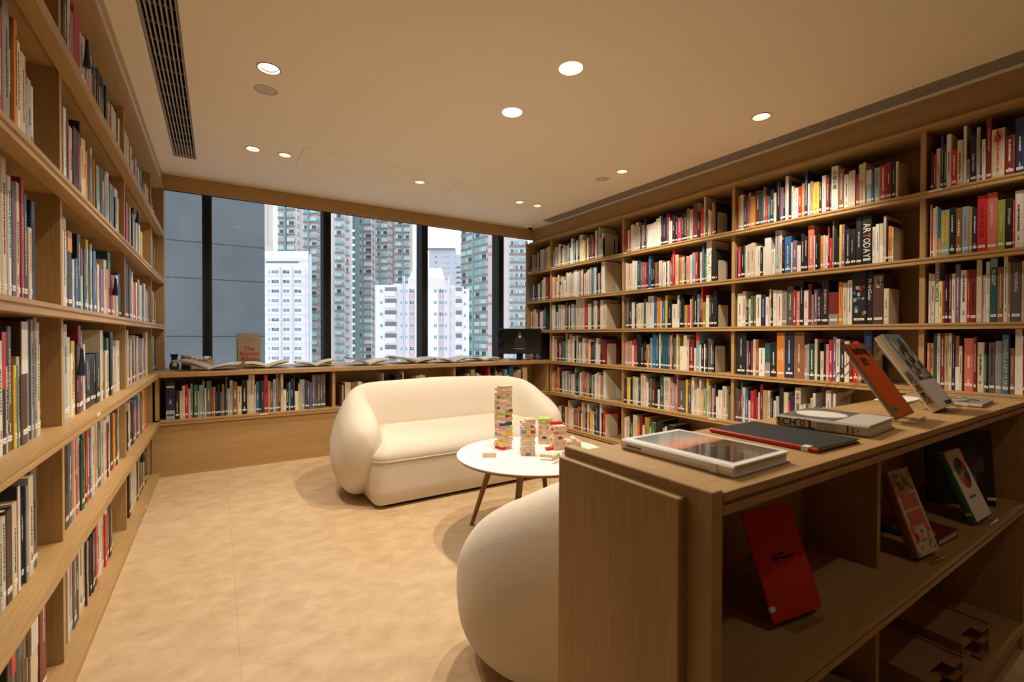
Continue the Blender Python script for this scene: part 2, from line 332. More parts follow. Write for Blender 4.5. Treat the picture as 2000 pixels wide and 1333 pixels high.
# small white range labels stuck on the lips
def shelf_tag(u, row, side, t):
    z = (ZS if side > 0 else ZL)[row]; x = XR if side > 0 else XL
    p = bp(u, 500, 0, x)
    rel('shelf_label', lambda b: (b.box(x-side*.0012 if side > 0 else x, x if side > 0 else x+.0012, p.y-.028, p.y+.028, z-.011, z-.001, 'label'),
        b.box(x-side*.0016 if side > 0 else x, x if side > 0 else x+.0016, p.y-.018, p.y+.018, z-.0065, z-.0050, 'ink_grey')), t)
for u, r_ in ((1035, 0), (1080, 0), (1222, 0), (1445, 0), (1825, 0), (1128, 1), (1270, 1), (1126, 4), (1393, 4)): shelf_tag(u, r_, 1, t)
BR_ = t
t = thing('bookcase', 'tall built-in oak bookcase along the left wall beside the camera', 'bookcase', (XL, .3, 0), 0)
Y1L = 4.94
for z in ZL[:3]: rel('shelf', lambda b: lip(b, -1, XL, z, -1.68, Y1L, 'oak_y', WL+.012), t)
for z in ZL[3:5]: rel('shelf', lambda b: lip(b, -1, XL, z, -1.68, 4.46, 'oak_y', WL+.012), t)
rel('base_shelf', lambda b: (lip(b, -1, XL, ZL[5], -1.68, 4.46, 'oak_y', WL+.012), b.box(WL+.012, XL-.008, -1.68, 4.46, .0, ZL[5]-.023, 'oak_y')), t)
YLV = [4.48, 3.27, 2.05, .85, -.36, -1.5]
for y in YLV:
    for i in range(6):
        zt = (ZTL if i == 0 else ZL[i-1]-.022)
        rel('divider', lambda b: b.box(WL+.012, DL, y-.0125, y+.0125, ZL[i], zt, 'oak_z'), t)
rel('shelf', lambda b: b.box(WL+.012, XL-.0005, 4.4605, YG-.02, .772, .806, 'oak_y'), t)
rel('end_panel', lambda b: b.box(WL+.012, XL-.005, Y1L, Y1L+.16, .81, ZTL+.02, 'oak_z'), t)
rel('back_panel', lambda b: b.box(WL+.002, WL+.012, -1.68, 5.1, 0, ZTL+.05, 'oak_z'), t)
rel('top_board', lambda b: b.box(WL+.012, XL-.05, -1.68, 5.1, ZTL, ZTL+.02, 'oak_y'), t)
rel('cornice', lambda b: b.prism([(XL, ZTL), (XL, ZTL+.018), (XL-.012, ZTL+.024), (XL-.012, ZTL+.05), (XL-.003, ZTL+.056), (XL-.003, CEIL-.002), (XL-.05, CEIL-.002), (XL-.05, ZTL)], -1.68, 4.87, 'y', 'oak_y'), t)
for u, r_ in ((165, 0), (190, 3), (282, 5)): shelf_tag(u, r_, -1, t)
BL_ = t
# low bookcase under the windows
t = thing('low_bookcase', 'low oak bookcase with plain lower panel under the windows', 'bookcase', (1.4, YC, 0))
def lipx(b, y0, z, x0, x1, m, back):
    poly = [(y0, z), (y0, z-.012), (y0+.006, z-.015), (y0+.006, z-.019), (y0+.002, z-.0215), (y0+.002, z-.034), (y0+.04, z-.034), (y0+.04, z-.022), (back, z-.022), (back, z)]
    b.prism(poly, x0, x1, 'x', m)
rel('shelf', lambda b: lipx(b, YC, .437, XL, XR, 'oak_x', 4.80), t)
rel('plinth_panel', lambda b: b.box(-.43, XR+.04, YC+.0205, YC+.040, 0, .40, 'oak_x'), t)
rel('back_panel', lambda b: b.box(XL, XR, 4.80, 4.812, .40, .77, 'oak_x'), t)
for x in (.905, 2.13): rel('divider', lambda b: b.box(x-.0125, x+.0125, YC+.045, 4.80, .437, .77, 'oak_z'), t)
rel('end_panel', lambda b: b.box(XL-.03, XL-.005, YC+.045, 4.80, .437, .77, 'oak_z'), t)
rel('end_panel', lambda b: b.box(XR+.004, XR+.03, YC+.045, 4.80, .437, .77, 'oak_z'), t)
rel('shelf_label', lambda b: b.box(.30, .355, YC-.0012, YC, .426, .436, 'label'), t)
b = MB(); b.T = Matrix.Translation((-1.4, -YC, 0)); b.prism([(YC, .806), (YC, .776), (YC+.004, .772), (YG-.02, .772), (YG-.02, .806)], XL, XR, 'x', 'oak_x')
o = b.obj('worktop'); o.location = (1.4, YC, 0); tag(o, 'long continuous oak window ledge holding open books and monitor', 'ledge')
# ------------------------------------------------------------------ books
BOOKS = []  # dict(side,row,bay,u-range...)
def outward(side, y, x, z):
    """matrix placing a book whose spine faces local -Y"""
    a = {'R': -pi/2, 'L': pi/2, 'W': 0}[side]
    return Matrix.Translation((x, y, z)) @ Matrix.Rotation(a, 4, 'Z')
def cell(side, row, bay, u0, sc, spec, hf=1.0, gap=None, rnd=0):
    """books read off a photo row: tokens colour+width[/height%]; widths in crop pixels at scale sc"""
    rng = random.Random(hash((side, row, bay)) if False else ord(side)*100+row*10+bay)
    u = u0
    plane = {'R': (0, DR+.008), 'L': (0, DL-.012), 'W': (1, YC+.055)}[side]
    def pos(u): q = bp(u, 660, *plane); return q.y if side != 'W' else q.x
    z = {'R': ZS, 'L': ZL, 'W': [.437]}[side][row]
    g_ = gap or ({'R': ZTOP, 'L': ZTL, 'W': .772}[side]-z if (row == 0) else {'R': ZS, 'L': ZL}[side][row-1]-.022-z)
    prev = 60; mine = []
    for tk in spec.split():
        key = None
        if '{' in tk: tk, key = tk.split('{'); key = key.rstrip('}')
        if '/' in tk: tk, h = tk.split('/'); h = float(h); prev = h
        else: h = max(40, prev+rng.uniform(-8, 8))
        c = tk[0]; wd = float(tk[1:])/sc
        if c == '|': u += wd; continue
        a, b_ = pos(u), pos(u+wd); u += wd
        lean = 0
        if c == '#': c = 'k'
        d = dict(side=side, row=row, bay=bay, p=(a+b_)/2, w=abs(b_-a)*.97, h=min(.985, h*hf/100)*g_, c=c, z=z, key=key, seed=rng.random(), rng=rng.random())
        if c == 'E': d['end'] = 1
        mine.append(d)
    if not mine: return
    lim = {'R': YR, 'L': YLV, 'W': [XL, .905, 2.13, XR]}[side]
    mid = sorted(d['p'] for d in mine)[len(mine)//2]
    lo = max([q for q in lim if q < mid] or [-9])+.0145; hi = min([q for q in lim if q > mid] or [4.93 if side == 'R' else 4.93])-.0145
    if side == 'W': lo, hi = (lo if lo > 0 else XL+.0), (hi if hi < 3 else XR-.006)
    a = min(d['p']-d['w']/2 for d in mine); b_ = max(d['p']+d['w']/2 for d in mine)
    if a < lo or b_ > hi:
        na, nb = max(a, lo), min(b_, hi); k = (nb-na)/(b_-a)
        if b_-a < hi-lo:
            k = 1; na = lo if a < lo else hi-(b_-a)
        for d in mine: d['p'] = na+(d['p']-a)*k; d['w'] *= k
    BOOKS.extend(mine)
def fill(side, row, bay, p0, p1, pal, seed, hmin=50, hmax=88, end=True):
    """procedural run of books between two shelf positions (world metres)"""
    rng = random.Random(seed); sg = 1 if p1 > p0 else -1; p = p0
    z = {'R': ZS, 'L': ZL, 'W': [.437]}[side][row]
    g_ = ({'R': ZTOP, 'L': ZTL, 'W': .772}[side]-z if (row == 0) else {'R': ZS, 'L': ZL}[side][row-1]-.022-z)
    while abs(p-p0) < abs(p1-p0)-.03:
        wd = rng.choice((.012, .015, .018, .02, .022, .026, .03, .034, .009, .04)); h = rng.uniform(hmin, hmax)/100*g_
        BOOKS.append(dict(side=side, row=row, bay=bay, p=p+sg*wd/2, w=wd*.97, h=h, c=rng.choice(pal), z=z, key=None, seed=rng.random(), rng=rng.random())); p += sg*wd
    if end: BOOKS.append(dict(side=side, row=row, bay=bay, p=p+sg*.004, w=.004, h=.62*g_, c='E', z=z, key=None, seed=0, rng=0, end=1))
# right wall, bay C-D (bay 4 from the window)
F = 3.921
cell('R', 0, 4, 1439.6, F, 'o13/76 c27/78 T28/64 r9/64 G20/78 c33/68 U38/78 T22/76 u20/82 P14/62 n18/60 B27/72 c20/64 k30/84 v25/72 k15/72 w25/91 k22/80 w18/68 w32/63 r28/64 Y22/68 B25/91 w15/65 t25/68 y47/64 k18/60 w32/73 R28/66 k12/54 w53/85{cjk1} u45/77 w38/64 k50/68 P24/60 t33/76 c20/77 s43/62 b20/58 s45/62 P47/64{v1} R45/66 k30/66 c20/64 E5/56')
cell('R', 1, 4, 1439.6, F, 'P22/71 k27/70 n8/72 w12/71 c27/73 c30/75 w22/65 w22/66 k18/62 w14/62 w50/80 w30/55 s38/92 w15/90 k22/70 b50/75{v2} w10/62 v32/65 w30/54 k28/76 k28/70 S48/89{v3} w8/68 k18/66 k20/70 o20/66 c18/66 w18/64 R15/82 r22/58 G12/90 k25/74 B15/58 y20/80 v22/80 k45/70 k20/68 k20/68{v4} k48/88{t_arttom} k75/87{t_artoday} w27/66 w30/70 c28/70 c23/82 k14/74 o28/63{v5} c12/60 E5/52')
cell('R', 2, 4, 1438.6, F, 'w40/74{v6} c25/78 k20/42 c20/60 n20/66 u18/66 w38/68 B38/66 w25/62 c14/78 k15/60 w30/75 w40/74{v7} G38/72 g50/80{v8} r20/72{v9} p28/70 k30/88 w35/70{v10} R25/82 G18/60 v25/70 k30/71{t_city} R8/60 k52/86{cjk2} R75/62 o30/80 c35/78 w38/82 k110/96{pic} k48/94{t_90} U85/88{cjk3} c40/62 E5/58')
cell('R', 3, 4, 1438.1, 5.263, 'k100/92{v11} v25/75 k20/66 R25/74 c30/78 u25/78 w65/60{v12} T58/70 k65/73{v13} o82/92{t_hist} B95/93{v14} u105/93{v15} p30/68 l22/70 N55/70 c30/80 k28/72 c38/56 k18/70 p32/70 P40/78{v16} v38/84{v17} w40/80{v18} k45/74{v19} w50/76 R40/60 r55/76{v20} t25/70 |30 B85/96{t_star} E6/80')
cell('R', 4, 4, 1436.2, 5.263, 'g30/74{v21} R28/72 b15/90 c30/78 b30/74 w20/50 r40/72{v22} R25/76{v23} P20/60 w15/70 R28/88 t50/76 c30/76 k28/74 w28/56 s35/66 k45/86 c50/76{t_photo} r20/60 B45/70 c62/88{cjk4} w20/54 w30/56 u25/54 m22/58 c25/70 w30/80 k20/50 G25/55 w20/52 s40/54 w55/88 R20/50 w30/84 R70/48 E6/50')
fill('R', 5, 4, 2.10, 1.2, 'wwcckkRrbBTYgtu', 51, 50, 85)
# bay B-C (bay 3)
F = 4.76
cell('R', 0, 3, 1220.8, F, 'r20/64 w14/64 r12/66 w32/76 w12/70 c25/80 s20/66 k10/60 t25/68 B18/84 w18/66 w18/66 w18/66 w18/66 w18/68 w30/76{v1} c15/80 k20/80 k22/72 B20/74 P10/80 c12/70 w22/60 k28/74 k20/70 P38/64{v2} k22/70 k22/70 O0/1 u28/80 s32/76 w45/88 k25/66 r35/72{v3} c18/96 U18/64 w20/64 c16/60 o20/78 k20/78 E5/56'.replace('O0/1 ', ''))
cell('R', 1, 3, 1220.8, F, 'w15/80 c45/76 w25/84 w20/80 T30/80 v18/74 u20/74 r22/72 B14/66 b25/88 k20/78 k15/70 u25/68 B14/68 c30/70 w35/64 k12/60 w22/66 l12/60 r14/74 r26/92{v4} c28/78 t14/70 o20/70 c25/70 k15/66 p36/70 w20/72 l28/76{v5} r25/76 k18/72 c20/74 b20/88 n18/68 w50/98{pic2} k40/76 k10/70 E5/50')
cell('R', 2, 3, 1221, F, 'g35/88 k22/70 w28/74 k14/70 c22/68 w20/70 c28/70 n22/80 w14/70 w55/86 b30/80{v6} o32/80{v7} c16/74 b30/72{v8} y22/84 k40/72{t_count} w52/60 w18/82 k18/84 k26/74 Y28/56 P28/56{v9} c12/70 u16/76 k38/90 l18/80 k18/86 r16/96 z28/60{v10} w28/76 U18/70 k28/76 k30/84 E5/52')
F = 5.554
cell('R', 3, 3, 1220.2, F, 'p32/68 l25/70 o18/72 w18/60 r22/76{v1} v10/60 k20/90 k28/88{t_modjap} k32/64 k28/68 o28/62 n15/66 l20/80 b35/90 T35/88 w20/92 T26/90 T26/90 T26/90 T24/90 p22/88 R18/90 n28/80 c22/90 Y16/84 w38/60 w34/88 c26/76 R60/76{v2} w18/56 l38/94 w18/64 k32/70 w12/66 k24/68 g30/80 g26/76 k16/72 E6/62')
cell('R', 4, 3, 1219.4, F, 'B25/70 y38/74 k24/72 s25/78 c34/76 n15/70 B14/94 c55/88 w30/66 R15/72 n24/78 R30/70 k34/60 w20/50 T45/90 c70/86{cjk5} p25/72 l22/70 S35/94 g85/80{v3} y22/84 g38/68 w30/90 c28/60 w30/64{v4} c24/88 y20/62 l30/66 y24/90 s20/74 b15/70 p24/68 k22/80 w24/50 w48/66 c45/76 G20/70 E6/58')
cell('R', 5, 3, 1218.8, F, 'w24/66 c32/70 k16/82 n22/56 c50/78{v5} o24/58 R30/80 w24/56 Y50/78 w20/54 n50/68 k30/70 k50/76 c20/60 w20/64 k90/70 R60/56 u40/50 c60/52 E6/50')
# bay A-B (bay 2)
F = 8.33
cell('R', 0, 2, 1078.6, F, 'l35/60 c34/70 p26/64 w32/76 k20/68 c22/60 w20/70 o18/58 l38/66 w12/72 T18/72 c18/56 w32/84 l30/70 k22/90 w22/74 k30/90 c55/88{t_arttod} w22/70 y28/66 k14/58 w30/72 R26/62 g36/80 r18/76 k26/72 c36/88 k22/84 w10/96 c30/62 l14/76 w20/76 k10/60 E6/66')
cell('R', 1, 2, 1078, F, 'w28/76 o45/74 w8/58 c25/80 T22/56 w16/44 c40/72 w30/60 c25/84 w14/82 w20/82 c24/84 l18/80 c28/76 w60/86 w20/84 v12/84 l20/84 p18/86 w22/86 u12/82 w20/70 p18/70 w16/74 c18/78 w18/80 l16/82 w14/86 s20/86 b14/86 l20/86 w22/84 w14/82 k24/86 c28/64 v12/60 k14/76 w60/96 E6/90')
cell('R', 2, 2, 1077.5, F, 'w45/86 c14/84 k10/84 w22/60 l20/86 w22/84 n10/80 w24/84 c22/84 w24/80 R16/76 G14/90 k28/88 w18/80 B20/88 c40/84 l34/80 c90/96 c50/98{dots} r55/82 w55/80 n20/84 B20/84 c40/88 w20/86 k40/84 o10/80 w45/88{v6} c60/76 E6/74')
cell('R', 3, 2, 1077.8, F, 'w35/84 p26/76 c16/70 k22/68 R18/68 w14/60 R26/66 b22/68 n38/68 c24/94 G12/92 w30/74 c34/90 o14/64 w34/84 k30/70 w22/86 v20/80 w12/66 c20/60 l24/66 w32/78 w16/62 k12/56 o40/64 w30/74 R22/66 k44/66 l30/64 w30/78 c34/60 k30/84{v7} R60/74 E6/62')
F = 5.554
cell('R', 4, 2, 1077, F, 'c20/62 o20/70 v16/66 o22/84 G10/60 B20/74 c22/72 l18/74 w16/74 G20/72 c14/66 k10/68 c36/66 m10/88 b12/72 B20/72 n14/70 w18/74 o20/78 v18/80 P16/80 l10/70 Y22/74 k26/76 s18/70 T14/66 w26/74 c16/80 w22/70 o14/60 G20/72 w18/88 E6/84')
cell('R', 5, 2, 1090, F, 'c34/60 k12/60 N28/58 c18/62 o14/64 c8/84 w14/60 c12/56 w10/58 w14/60 u36/60 u10/60 S20/70 B16/60 w10/52 c12/88 t28/60 k16/60 w16/86 P16/60 y34/62 w12/56 k18/58 b12/78 B30/58 w18/94 k14/64 r30/74{v8} c14/64 E6/60')
# bay E (bay 1, up to the window end panel)
for r_, sp in enumerate(('k6/60 s6/62 G10/60 r4/40 p7/68 k5/68 c14/74 l5/72 t10/76 y9/78 k3/80', 'b9/60 w5/60 k14/64 c5/60 s4/62 k6/70 c7/72 c8/80 R12/80', 'w6/70 r4/62 c11/76 c8/60 k5/68 r4/60 w9/66 v8/72 T6/80', 'w10/66 P5/64 B6/70 w7/72 s8/74 k8/80')):
    cell('R', r_, 1, 1031, 2.05, sp)
# nearest bay (bay 5, beyond D)
cell('R', 0, 5, 1812.9, 4.442, 'k28/64 P20/60{v1} c38/68 B30/86 N22/72 w42/86 r52/60{v2} c50/72{v3} w28/92 G28/40 k60/74{t_genius} s32/84 k12/70 w35/64 R50/94 c115/74{v4} R88/60{v5} B85/82{v6} k28/62 o60/90{v7} B45/86 c60/70 k40/66 E5/56')
cell('R', 1, 5, 1814, 4.442, 'w10/86 r15/76 w20/80 c18/82 b28/78 m75/74{t_artday} k50/76{v8} u58/74{v9} l60/74 Y28/72 B45/70{v10} r80/86{t_time} S92/88{t_prints} z68/75{t_moma} k68/76{t_moma2} r15/72 w70/84{v11} w60/84{v11} c40/70 k50/76 E5/60')
cell('R', 2, 5, 1812.3, 4.167, 'w18/82 c32/80{v12} w32/98{t_alt} L28/68{v13} P20/68 k30/78{v14} R28/78 w30/78 v40/92{v15} w55/82{v16} r22/82 R55/82{v17} T45/96 w28/72 w35/92 T62/96{t_insight} u50/82 w35/100 t22/88 g90/86{t_ma} c20/88 k50/80 R40/74 E5/60')
cell('R', 3, 5, 1810.9, 4.167, 'p22/74 o28/74{v18} T30/90 c28/90 R32/90{v19} t35/90 c28/90{v20} B22/90 u35/86 c28/70 k10/70 S80/82{v21} R25/84 c60/76{v22} n20/58 k18/58 g55/76{v23} G55/78 b58/88{t_towards} u45/68 B60/96 w8/86 r20/84 c25/88 k40/70 E5/60')
fill('R', 4, 5, .95, -.1, 'wwcckkRrbBTYgt', 61); fill('R', 5, 5, .95, -.1, 'wwcckkRrbBTYgt', 62)
# window ledge bookcase
cell('W', 0, 1, 322.5, 4.4425, 'B83/86{t_1900} k38/66{v1} c22/66{v2} c25/78{v3} P30/80{v4} c18/70 G20/82 |8 n38/78 c10/64 l30/78 G18/88 c15/70 n42/86 r22/70 l15/70 N15/60 k25/76 b15/58 u22/78 k12/70 g15/96 s20/66 s28/86 u38/82{v5} c38/70{v6} k48/84{v7} c12/84 c55/97 c10/72 b30/80 k15/84 N25/82 P34/96{v8} o22/80 b22/78{v9} s25/84 u25/99 N15/98 c25/97 w25/56{v10} k20/70 l15/74 B28/84 k12/90 w30/50 y12/70 s22/80 s22/80 T25/78 r15/76 b25/72 v25/92 g22/92 g22/92 g22/92 g25/94')
cell('W', 0, 2, 668, 4.348, 't14/60 k10/64 c50/66 u60/64 w38/66 g28/60 c12/60 r30/60 b30/62 s15/64 |60 w6/88 k20/40 r14/60 b30/56 c20/60 |20 k60/80 w8/90 k40/50 |10 R60/60 c14/76 w12/72 c24/78 c22/76 E5/70')
cell('W', 0, 3, 868, 4.348, 'k30/60 B26/70 k20/66 w10/62 u20/72 c20/74 r14/70 t36/88 k16/60 w10/76 s20/72 k22/60 c14/66 |20 R16/60 r14/96 k36/66 N12/90 c10/80 w20/66 S24/74 k24/60 l22/84 w20/64 b36/92 p34/72 c30/80 R14/74 c40/88')
# left wall: P-Q (bay 3), measured in photo pixels
cell('L', 0, 3, 128.5, 1, 'k13/88{v1} c6/92 k4/90 k6/85 P13/94 c8/82 w3/84 g5/78 s6/74 c5/80 r2/64 T5/74 k2/78 w3/72 k5/84 g4/70 k6/86 N5/84 s3/80 c2/74 r2/70 c10/76 k4/84 w3/78')
cell('L', 1, 3, 128.5, 1, 'w5/80 k6/82 n4/74 p6/72 k10/76 R4/76 k3/90 c4/76 y4/78 o3/68 R4/72 T6/72 c3/82 o1/72 k5/74 m6/70 P4/74 T4/76 w2/62 s3/72 c4/74 w5/82 l4/72 b5/74 k2/62 w6/76 c3/68')
cell('L', 2, 3, 126.5, 1, 'w8/84{v2} c6/86 w4/86 n3/76 k8/78 w3/52 b4/54 k6/80 s4/68 w3/62 T5/70 y4/82 T3/74 c3/80 b5/74 R4/64 w6/62 v5/58 c5/72 o3/62 T5/86 r4/58 c6/60 w4/62 B5/66')
cell('L', 3, 3, 127.5, 1, 's7/92 g6/80 w4/64 y6/76 B3/72 R5/92 g6/86 w3/72 k8/60{v3} k3/60{v3} k7/60{v3} k4/60{v3} k7/60{v3} c5/88 T3/82 k2/70 c6/62 n4/78 k3/82 T5/86 c6/66 w6/74')
cell('L', 4, 3, 128.5, 1, 'k7/88 g7/90 G5/88 c2/92 r6/94 s3/82 N6/76 n5/88 k2/76 r5/82 b3/86 c6/84 t3/80 c3/86 g8/90 s4/88 c6/78 R2/72 c7/80 k4/88 o4/78 k5/90{v4} w3/82')
cell('L', 5, 3, 130.5, 1, 'w3/90 k2/62 s8/78 g6/76 k5/72 c6/90 c5/72 k2/70 w4/68 p4/62 k3/64 B3/66 k4/64 r4/72 s5/68 w4/76 c5/74 r3/62 w3/68 u3/72 k4/76 g4/74')
# Q-R (bay 4)
for r_, (u0, sp) in enumerate(((249.5, 'c11/78 k3/66 c3/76 w3/60 r2/70 s3/72 G2/66 w2/66 r2/60 m2/70 k4/76 R3/70 w2/64 k2/60 c2/66'), (249.5, 'P3/78 B3/80 c2/66 Y3/80 k2/76 w2/74 k3/86 c2/80 l2/72 u2/70 w2/70 Y3/66 y3/64'),
    (249.5, 'k8/90 g3/86 R3/76 c3/84 r4/66 w2/70 n2/74 p3/78 w3/70 T2/64 B3/74 w3/78 v2/70 w2/66 G2/60'), (249.5, 'c3/90 w2/74 k2/70 w2/76 w2/70 R3/66 c2/82 R2/60 s2/76 c3/80 G3/76 v3/76 c2/76 l2/76 R3/84 w3/88'),
    (249.5, 'k2/64 c3/76 k5/70 g4/74 c4/72 r1/60 b4/76 w2/78 u3/76 o3/82 c3/80 o4/78'), (250.5, 'k4/82 c3/84 c3/78 c3/76 c3/80 k3/70 c2/74 k3/86 u3/88 n3/80 w2/76 k5/70'))):
    cell('L', r_, 4, u0, 1, sp)
cell('L', 1, 5, 299.5, 1, 'P1.5/80 k1.5/76 o2/88 l2/80 k2/76 s1.5/70'); cell('L', 2, 5, 299.5, 1, 'G2/76 v2/70 c2/74 k2/66 c3/60'); cell('L', 3, 5, 299.5, 1, 'n3/80 w1/74 k3/70')
cell('L', 0, 5, 299, 1, 'k1.5/60 r2/50 w1.5/44')
# O-P (bay 2, nearest visible)
cell('L', 1, 2, 0, 1, 'n4/86 r8/84 G14/96 k8/88 o6/90 N3/76 w7/80 c10/76 P3/66 s8/64 w4/62')
cell('L', 2, 2, 0, 1, 'w12/92 c10/96 w6/86 T6/84 w5/80 c5/86 g4/86 P5/92 N6/82 c6/58 B7/80 E1.5/60')
cell('L', 3, 2, 0, 1, 'w8/78 k8/84 c3/60 k3/62 g8/88 y5/60 l3/60 c5/66 U12/92 c5/66 k6/94 s3/94 G5/96 c6/92 c3/74 E1.5/60')
cell('L', 4, 2, 0, 1, 's4/64 c8/64 k12/66 c9/68 k4/78 c6/72 k5/70 b4/74 k4/68 c9/78 g12/84 E1.5/60')
cell('L', 5, 2, 14, 1, 'k7/70 g9/72 k8/74 N7/74 u6/70 k5/60 c14/82 k5/70 R13/86 s2/80 E1.5/60')
cell('L', 0, 2, 60, 1, 'g8/80 k6/76 c8/88 w4/84 G5/80')
for r_ in range(6):
    fill('L', r_, 2, 1.17, .88, 'wwcckkRrbBTYgtGs', 80+r_, 60, 90, False); fill('L', r_, 1, .82, -.3, 'wwcckkRrbBTYgtGs', 90+r_, 60, 90)
BOOKS = [b_ for b_ in BOOKS if b_['w'] > .002 and not (b_['side'] == 'L' and b_['row'] == 5 and False)]
def bcenter(d):
    return {'R': (DR+.008, d['p']), 'L': (DL-.012, d['p']), 'W': (d['p'], YC+.055)}[d['side']]
def area(d):
    x, y = bcenter(d); hw = d['w']/2
    a, c = ((x, y-hw), (x, y+hw)) if d['side'] != 'W' else ((x-hw, y), (x+hw, y))
    q = Vector((x, y, d['z']))-Vector((0, 0, EYE))
    if q.dot(FW) < .2: return 0
    u0, v0 = pj((*a, d['z'])); u1, _ = pj((*c, d['z'])); _, v1 = pj((*a, d['z']+d['h']))
    lo, hi = max(0, min(u0, u1)), min(2000, max(u0, u1)); t0, t1 = max(0, min(v0, v1)), min(1333, max(v0, v1))
    if hi <= lo or t1 <= t0: return 0
    if d['side'] == 'R' and u0 > 1120:      # display case and its books hide these
        top = 872-(u0-1120)*.17 if u0 < 1450 else 815-(u0-1450)*.05
        t1 = min(t1, top)
    if d['side'] == 'W' and 655 < u0: t1 = min(t1, 745)
    return max(0, (hi-lo))*max(0, (t1-t0))
def bookgeo(B, d, part, full):
    """B: builder with transform set; local frame: x across the spine, -y outwards, z up"""
    w_, h_ = d['w'], d['h']; dep = min(.24, max(.13, h_*(.70+.12*d['seed']))); hw = w_/2; c = pm(d['c'])
    hard = w_ > .012
    if part in ('cover', 'all'):
        tb = .0025 if hard else .0008
        r_ = min(hw*.3, .002)
        B.prism([(-hw, dep), (-hw, r_), (-hw*.72, .0002), (hw*.72, .0002), (hw, r_), (hw, dep), (hw-tb, dep), (hw-tb, .004+r_), (-hw+tb, .004+r_), (-hw+tb, dep)], 0, h_, 'z', c)
    if part in ('pages', 'all'):
        tb = .0026 if hard else .001; ins = .004 if hard else .0006
        B.box(-hw+tb, hw-tb, .0045+min(hw*.35, .004), dep-ins, ins, h_-ins, 'paper')
    if part in ('label', 'all'):
        if d['c'] != 'E' and w_ > .005 and d['seed'] < .93:
            z0 = min(.026, h_*.12)+.004*(d['rng']-.5)
            B.box(-hw*.74, hw*.74, -.0004, .0012, z0, z0+.014, 'label')
            if full: B.box(-hw*.45, hw*.45, -.0007, 0, z0+.0055, z0+.008, 'ink_grey')
TXT = {  # spine lettering that can be read in the photo: text, material, width share, from/to share of the height, vertical CJK?
 't_artoday': ('ART\u200aODAY', 'label', .62, .14, .86), 't_arttom': ('art tomorrow', 'label', .36, .38, .70), 't_count': ('countdown', 'label', .78, .08, .93),
 't_hist': ('A HISTORY\nOF ART', 'label', .62, .32, .66), 't_city': ('ART AND THE CITY', 'label', .5, .22, .78), 't_90': ('90 ArtGuias', 'label', .6, .45, .88),
 't_star': ('STAR', 'b', .5, .62, .95), 't_photo': ('PHOTOSHOP', 'ink_grey', .6, .12, .84), 't_modjap': ('ART OF MODERN JAPANISM', 'label', .5, .2, .82),
 't_arttod': ('ART & TODAY', 'ink', .6, .14, .95), 't_genius': ('Insights of Genius', 'label', .45, .2, .68), 't_artday': ('Art Day & Works', 'o', .5, .28, .94),
 't_time': ('ART IN OUR TIME', 'R', .42, .25, .8), 't_prints': ('Artists & Prints', 'label', .42, .45, .8), 't_moma': ('MoMA Highlights', 'label', .4, .3, .78), 't_moma2': ('MoMA Highlights', 'label', .4, .42, .86),
 't_alt': ('FUTURA ALTANTICA', 'ink', .8, .35, .97), 't_insight': ('IN-SIGHT', 'label', .52, .55, .84), 't_ma': ('MAYANSONG', 'label', .3, .5, .86), 't_towards': ('TOWARDS A NEW MUSEUM', 'y', .6, .06, .92),
 't_1900': ('1900', 'label', .85, .42, .54)}
CJK = {'cjk1': ('中\n國\n水\n墨', 'ink', .62, .5, .9), 'cjk2': ('中\n國\n現\n代\n藝\n術\n史', 'c', .36, .25, .8), 'cjk3': ('中国\n艺术\n三十\n年', 'label', .8, .72, .96), 'cjk4': ('中\n國\n風', 'ink', .5, .15, .9), 'cjk5': ('藝\n術\n史', 'ink_grey', .6, .3, .9)}
def dashes(B, d, z0, z1, wd, m, rng):
    """illegible small spine print: rows of uneven strokes running along the spine"""
    z = z1
    while z > z0:
        l = rng.uniform(.002, .007)
        B.box(-wd/2, wd/2*rng.uniform(.4, 1), -.0006, .0008, max(z0, z-l), z, m); z -= l+rng.uniform(.0012, .0035)
def inkfor(c, rng):
    return 'label' if c in 'kgRPbBTnNvuUrSY' and rng.random() < .85 else ('ink' if rng.random() < .75 else 'ink_red')
HN = {'R': 'right bookcase', 'L': 'left bookcase', 'W': 'low window bookcase'}
ROWN = ['top', 'second', 'third', 'fourth', 'fifth', 'bottom']
BAYN = {'R': ['', 'far end', 'second farthest', 'middle', 'wide', 'nearest'], 'L': ['', 'unseen', 'nearest', 'middle', 'far', 'corner'], 'W': ['', 'left', 'centre', 'right']}
NUMW = ['first', 'second', 'third', 'fourth', 'fifth', 'sixth', 'seventh', 'eighth', 'ninth', 'tenth', 'eleventh', 'twelfth', 'thirteenth', 'fourteenth', 'fifteenth', 'sixteenth', 'seventeenth', 'eighteenth', 'nineteenth', 'twentieth']+['twenty-'+k for k in ('first', 'second', 'third', 'fourth', 'fifth', 'sixth', 'seventh', 'eighth', 'ninth')]+['thirtieth']+['thirty-'+k for k in ('first', 'second', 'third', 'fourth', 'fifth', 'sixth', 'seventh', 'eighth', 'ninth')]+['fortieth']+['forty-'+k for k in ('first', 'second', 'third', 'fourth', 'fifth', 'sixth', 'seventh', 'eighth', 'ninth')]+['fiftieth']+['fifty-'+k for k in ('first', 'second', 'third', 'fourth', 'fifth', 'sixth', 'seventh', 'eighth', 'ninth')]+['sixtieth']
real = [d for d in BOOKS if d['c'] != 'E']
NDISP = 17   # books displayed elsewhere also count towards the 300
for d in real: d['A'] = area(d)
top = set(id(d) for d in sorted(real, key=lambda d: -d['A'])[:300-NDISP])
rest = MB(); cnt = {}; ends = []
